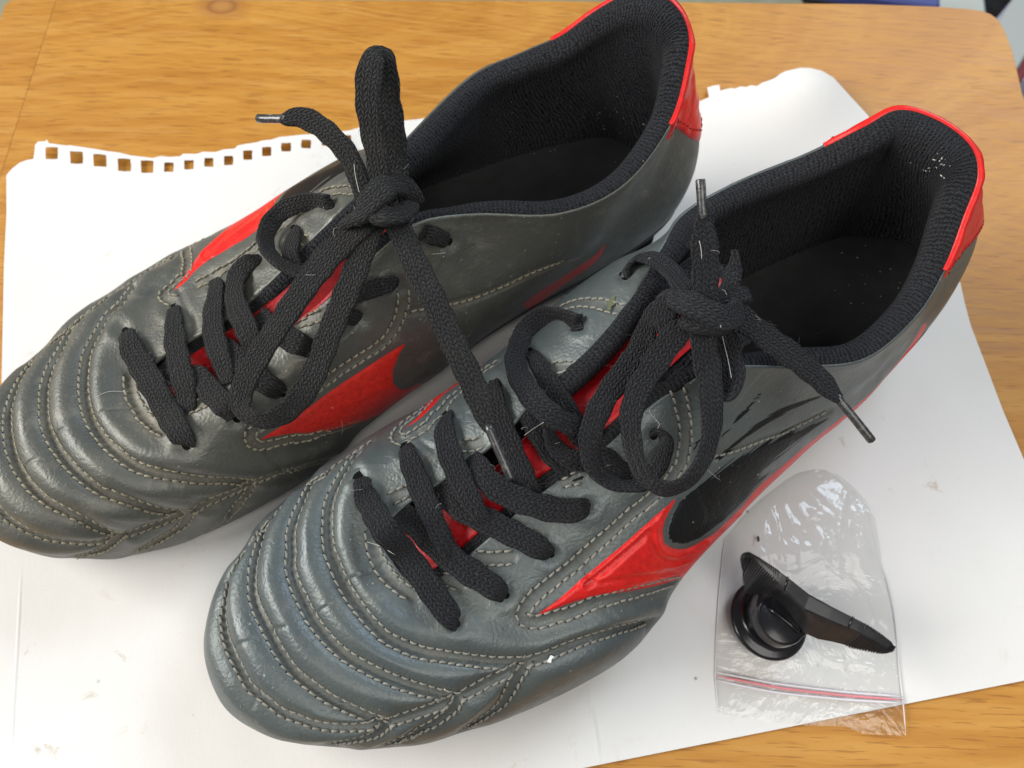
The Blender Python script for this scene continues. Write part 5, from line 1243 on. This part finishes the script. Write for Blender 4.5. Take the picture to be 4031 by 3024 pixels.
# ------------------------------------------------------------------ small debris
def speck(name, label, cat, u, v, z, shp, col, mat=None):
    p = P(u, v, z); V = [p + np.array([x, y, 0]) for x, y in shp] + [p + np.array([x, y, .35]) for x, y in shp]; n = len(shp)
    F = [tuple(range(n, 2 * n)), tuple(range(n))[::-1]] + [(i, (i + 1) % n, n + (i + 1) % n, n + i) for i in range(n)]
    o = mesh(name, np.array(V), F, mat or simple(name, col, .6), None, smooth=False)
    o['label'] = label; o['category'] = cat; return o
def on_shoe(sh, u, v):
    loc, nor, i, d = sh.bvh.ray_cast(CAM, ray(u, v)); return (loc.z + .15) if loc else 50
z = on_shoe(shA, 2400, 1190)
speck('dried_leaf_bit', 'tiny olive scrap of dried leaf stuck on the grey lace flap of the front boot', 'leaf scrap', 2402, 1197, z + .5, [(-1.0, -2.0), (-.2, -2.2), (.2, -.9), (1.2, -.2), (1.1, 1.0), (1.5, 2.2), (.6, 2.3), (-.1, 1.0), (-.9, .5), (-.6, -.7)], (.12, .13, .06))
z = on_shoe(shA, 2167, 2594)
speck('paper_scrap', 'tiny white square scrap on the lower side seam of the front boot', 'paper scrap', 2167, 2594, z + .1, [(-1.0, -.8), (0, .9), (1.0, .5), (.3, -.1), (.1, -1.0)], (.8, .82, .82))
speck('black_crumb', 'small black crumb inside the plastic bag above the stud key', 'crumb', 2984, 2122, 2.5, [(-.35, -.9), (.3, -.8), (.45, .3), (.1, 1.0), (-.4, .6)], (.02, .02, .02))
mb = MB()
for sh, boxes in ((shA, [(900, 2000, 2200, 2800), (2300, 1500, 3000, 1900)]), (shB, [(100, 1200, 1400, 2100), (1500, 850, 2200, 1300)])):
    for bx in boxes:
        for _ in range(60):
            u, v = random.uniform(bx[0], bx[2]), random.uniform(bx[1], bx[3]); loc, nor, i, d = sh.bvh.ray_cast(CAM, ray(u, v))
            if loc is None: continue
            p = np.array(loc) + np.array([0, 0, .1]); q = random.uniform(.07, .2)
            mb.add([p + np.random.normal(size=3) * q for _ in range(4)], [(0, 1, 2), (0, 2, 3), (0, 3, 1), (1, 3, 2)])
def flakes(sh, u0, v0, su, sv, n, q0):
    lin = [o for o in (rootA if sh is shA else rootB).children if o.name.startswith(('collar_lining', 'insole'))]
    for _ in range(n):
        u, v = random.gauss(u0, su), random.gauss(v0, sv)
        best = None
        for bv in sh.inbvh:
            loc, nor, i, d = bv.ray_cast(CAM, ray(u, v))
            if loc is not None and (best is None or d < best[1]): best = (loc, d)
        if best is None: continue
        p = np.array(best[0]) - np.array(ray(u, v)) * .25; q = random.uniform(.12, q0)
        mb.add([p + np.random.normal(size=3) * q for _ in range(4)], [(0, 1, 2), (0, 2, 3), (0, 3, 1), (1, 3, 2)])
for sh, rt in ((shA, rootA), (shB, rootB)):
    sh.inbvh = []
    for o in rt.children:
        if o.name.startswith(('collar_lining', 'insole')):
            vv = [(v.co + rt.location) * 1000 for v in o.data.vertices]; sh.inbvh.append(BVHTree.FromPolygons(vv, [tuple(p.vertices) for p in o.data.polygons]))
flakes(shA, 3700, 640, 45, 30, 20, .30); flakes(shA, 3400, 1080, 90, 110, 22, .26); flakes(shB, 2430, 470, 60, 35, 24, .22); flakes(shB, 2200, 520, 160, 90, 14, .15)
lint = mb.build('dust_specks', MAT['fluff'], None, kind='stuff'); lint['label'] = 'white dust specks scattered on the leather of both boots'; lint['category'] = 'dust'
# stray hairs
for sh, root, hairs in ((shA, rootA, [K(cz, [(780, 770), (800, 840), (800, 930)]), K(cz, [(975, 1190), (1015, 1185), (1018, 1240)]), K(cl, [(1850, 400), (1880, 560), (1920, 720), (1945, 860)]), K(cc, [(1100, 345), (1180, 370), (1260, 420)]), K(cl, [(310, 1245), (220, 1300), (140, 1360)]), K(cf, [(700, 560), (690, 600), (780, 710), (845, 745), (760, 830)])]),
                        (shB, rootB, [K(cm, [(1535, 545), (1545, 650), (1580, 790)]), K(cg, [(1060, 1550), (1180, 1490), (1300, 1500), (1400, 1500)]), K(cb, [(850, 10), (900, 80), (965, 150), (955, 310)]), K(c8, [(1100, 1110), (1190, 1100), (1260, 1095)])])):
    mb = MB()
    for hpx in hairs:
        pts = []
        for u, v in catmull(hpx, step=10):
            loc, nor, i, d = sh.supp.ray_cast(CAM, ray(u, v)); z = (loc.z if loc else 60) 
            k = 0
            for X, B2, N2, wd in sh.lacepts:
                q = QN(X); dd = np.hypot(q[:, 0] - u, q[:, 1] - v); j = dd.argmin()
                if dd[j] < 45: z = max(z, X[j][2] + 1.2)
            pts.append(P(u, v, z + .35))
        pts = np.array(pts)
        for _ in range(6): pts[1:-1] = (pts[:-2] + pts[1:-1] + pts[2:]) / 3
        mb.tube(pts, .07, 4)
    mb.build('stray_hair', MAT['fluff'], root, kind='stuff')

# ------------------------------------------------------------------ what is beyond the table edge
fl = mesh('floor', np.array([(-1500, -1200, -420), (1500, -1200, -420), (1500, 2200, -420), (-1500, 2200, -420)]), [(0, 1, 2, 3)], simple('grey_green_floor', (.24, .24, .17), .6, .3, 9, .35), None, smooth=False)
fl['kind'] = 'structure'
def slabbox(name, label, cat, c, e, rot, mat):
    M = np.array(Matrix.Rotation(rot, 3, 'Z')); mb = MB()
    lo = []
    r_ = min(e) * .35
    o_ = [(-e[0], -e[1]), (e[0], -e[1]), (e[0], e[1]), (-e[0], e[1])]
    V = []
    for (ins, z) in ((r_, -e[2]), (0, -e[2] + r_), (0, e[2] - r_), (r_, e[2])):
        for sx_, sy_ in ((-1, -1), (1, -1), (1, 1), (-1, 1)):
            for (a, b2) in (((e[0] - ins) * sx_, (e[1] - ins - r_) * sy_), ((e[0] - ins - r_) * sx_, (e[1] - ins) * sy_)):
                V.append(np.array((a, b2, z)))
    ring = [0, 1, 3, 2, 4, 5, 7, 6]
    V = [M @ v + np.array(c) for v in V]
    F = []
    for k in range(3):
        for i in range(8): F.append((k * 8 + ring[i], k * 8 + ring[(i + 1) % 8], (k + 1) * 8 + ring[(i + 1) % 8], (k + 1) * 8 + ring[i]))
    F += [tuple(ring)[::-1], tuple(24 + i for i in ring)]
    o = mesh(name, np.array(V), F, mat, None, smooth=False); o['label'] = label; o['category'] = cat; return o
def bgp(u, v, z): return P(u, v, z)
a = bgp(3980, 60, -300)
slabbox('black_bag', 'black bag on the floor beyond the rounded table corner', 'bag', (a[0] + 60, a[1] + 10, -330), (190, 210, 60), .3, simple('black_cloth', (.012, .011, .011), .85, .2, 60, .5))
def bar(name, label, cat, p0, p1, wd, ht, mat):
    p0 = np.array(p0); p1 = np.array(p1); d = p1 - p0; L = np.linalg.norm(d) / 2
    return slabbox(name, label, cat, tuple((p0 + p1) / 2), (L, wd, ht), math.atan2(d[1], d[0]), mat)
bar('grey_strap', 'broad pale grey strap slanting past the right table edge', 'strap', bgp(3900, 280, -240), bgp(4200, -190, -240), 17, 4, simple('pale_grey_webbing', (.36, .38, .36), .7))
bar('red_strap', 'dark red strap below the grey strap at the right table edge', 'strap', bgp(3960, 330, -244), bgp(4220, -60, -244), 9, 4, simple('dark_red_webbing', (.16, .012, .012), .7))
bar('lilac_cloth', 'pale lilac folded cloth at the right table edge', 'cloth', bgp(4060, 420, -262), bgp(4330, 60, -262), 70, 14, simple('lilac_cloth', (.34, .35, .45), .8, .2, 40, .15))
bar('pale_board', 'light grey board showing past the back table edge', 'board', bgp(3500, -100, -270), bgp(3850, -60, -270), 62, 10, simple('light_grey_board', (.42, .44, .40), .6))
bar('blue_folder', 'dark blue folder edge behind the table', 'folder', bgp(3080, -75, -230), bgp(3690, 14, -230), 12, 6, simple('blue_card', (.030, .045, .20), .5))
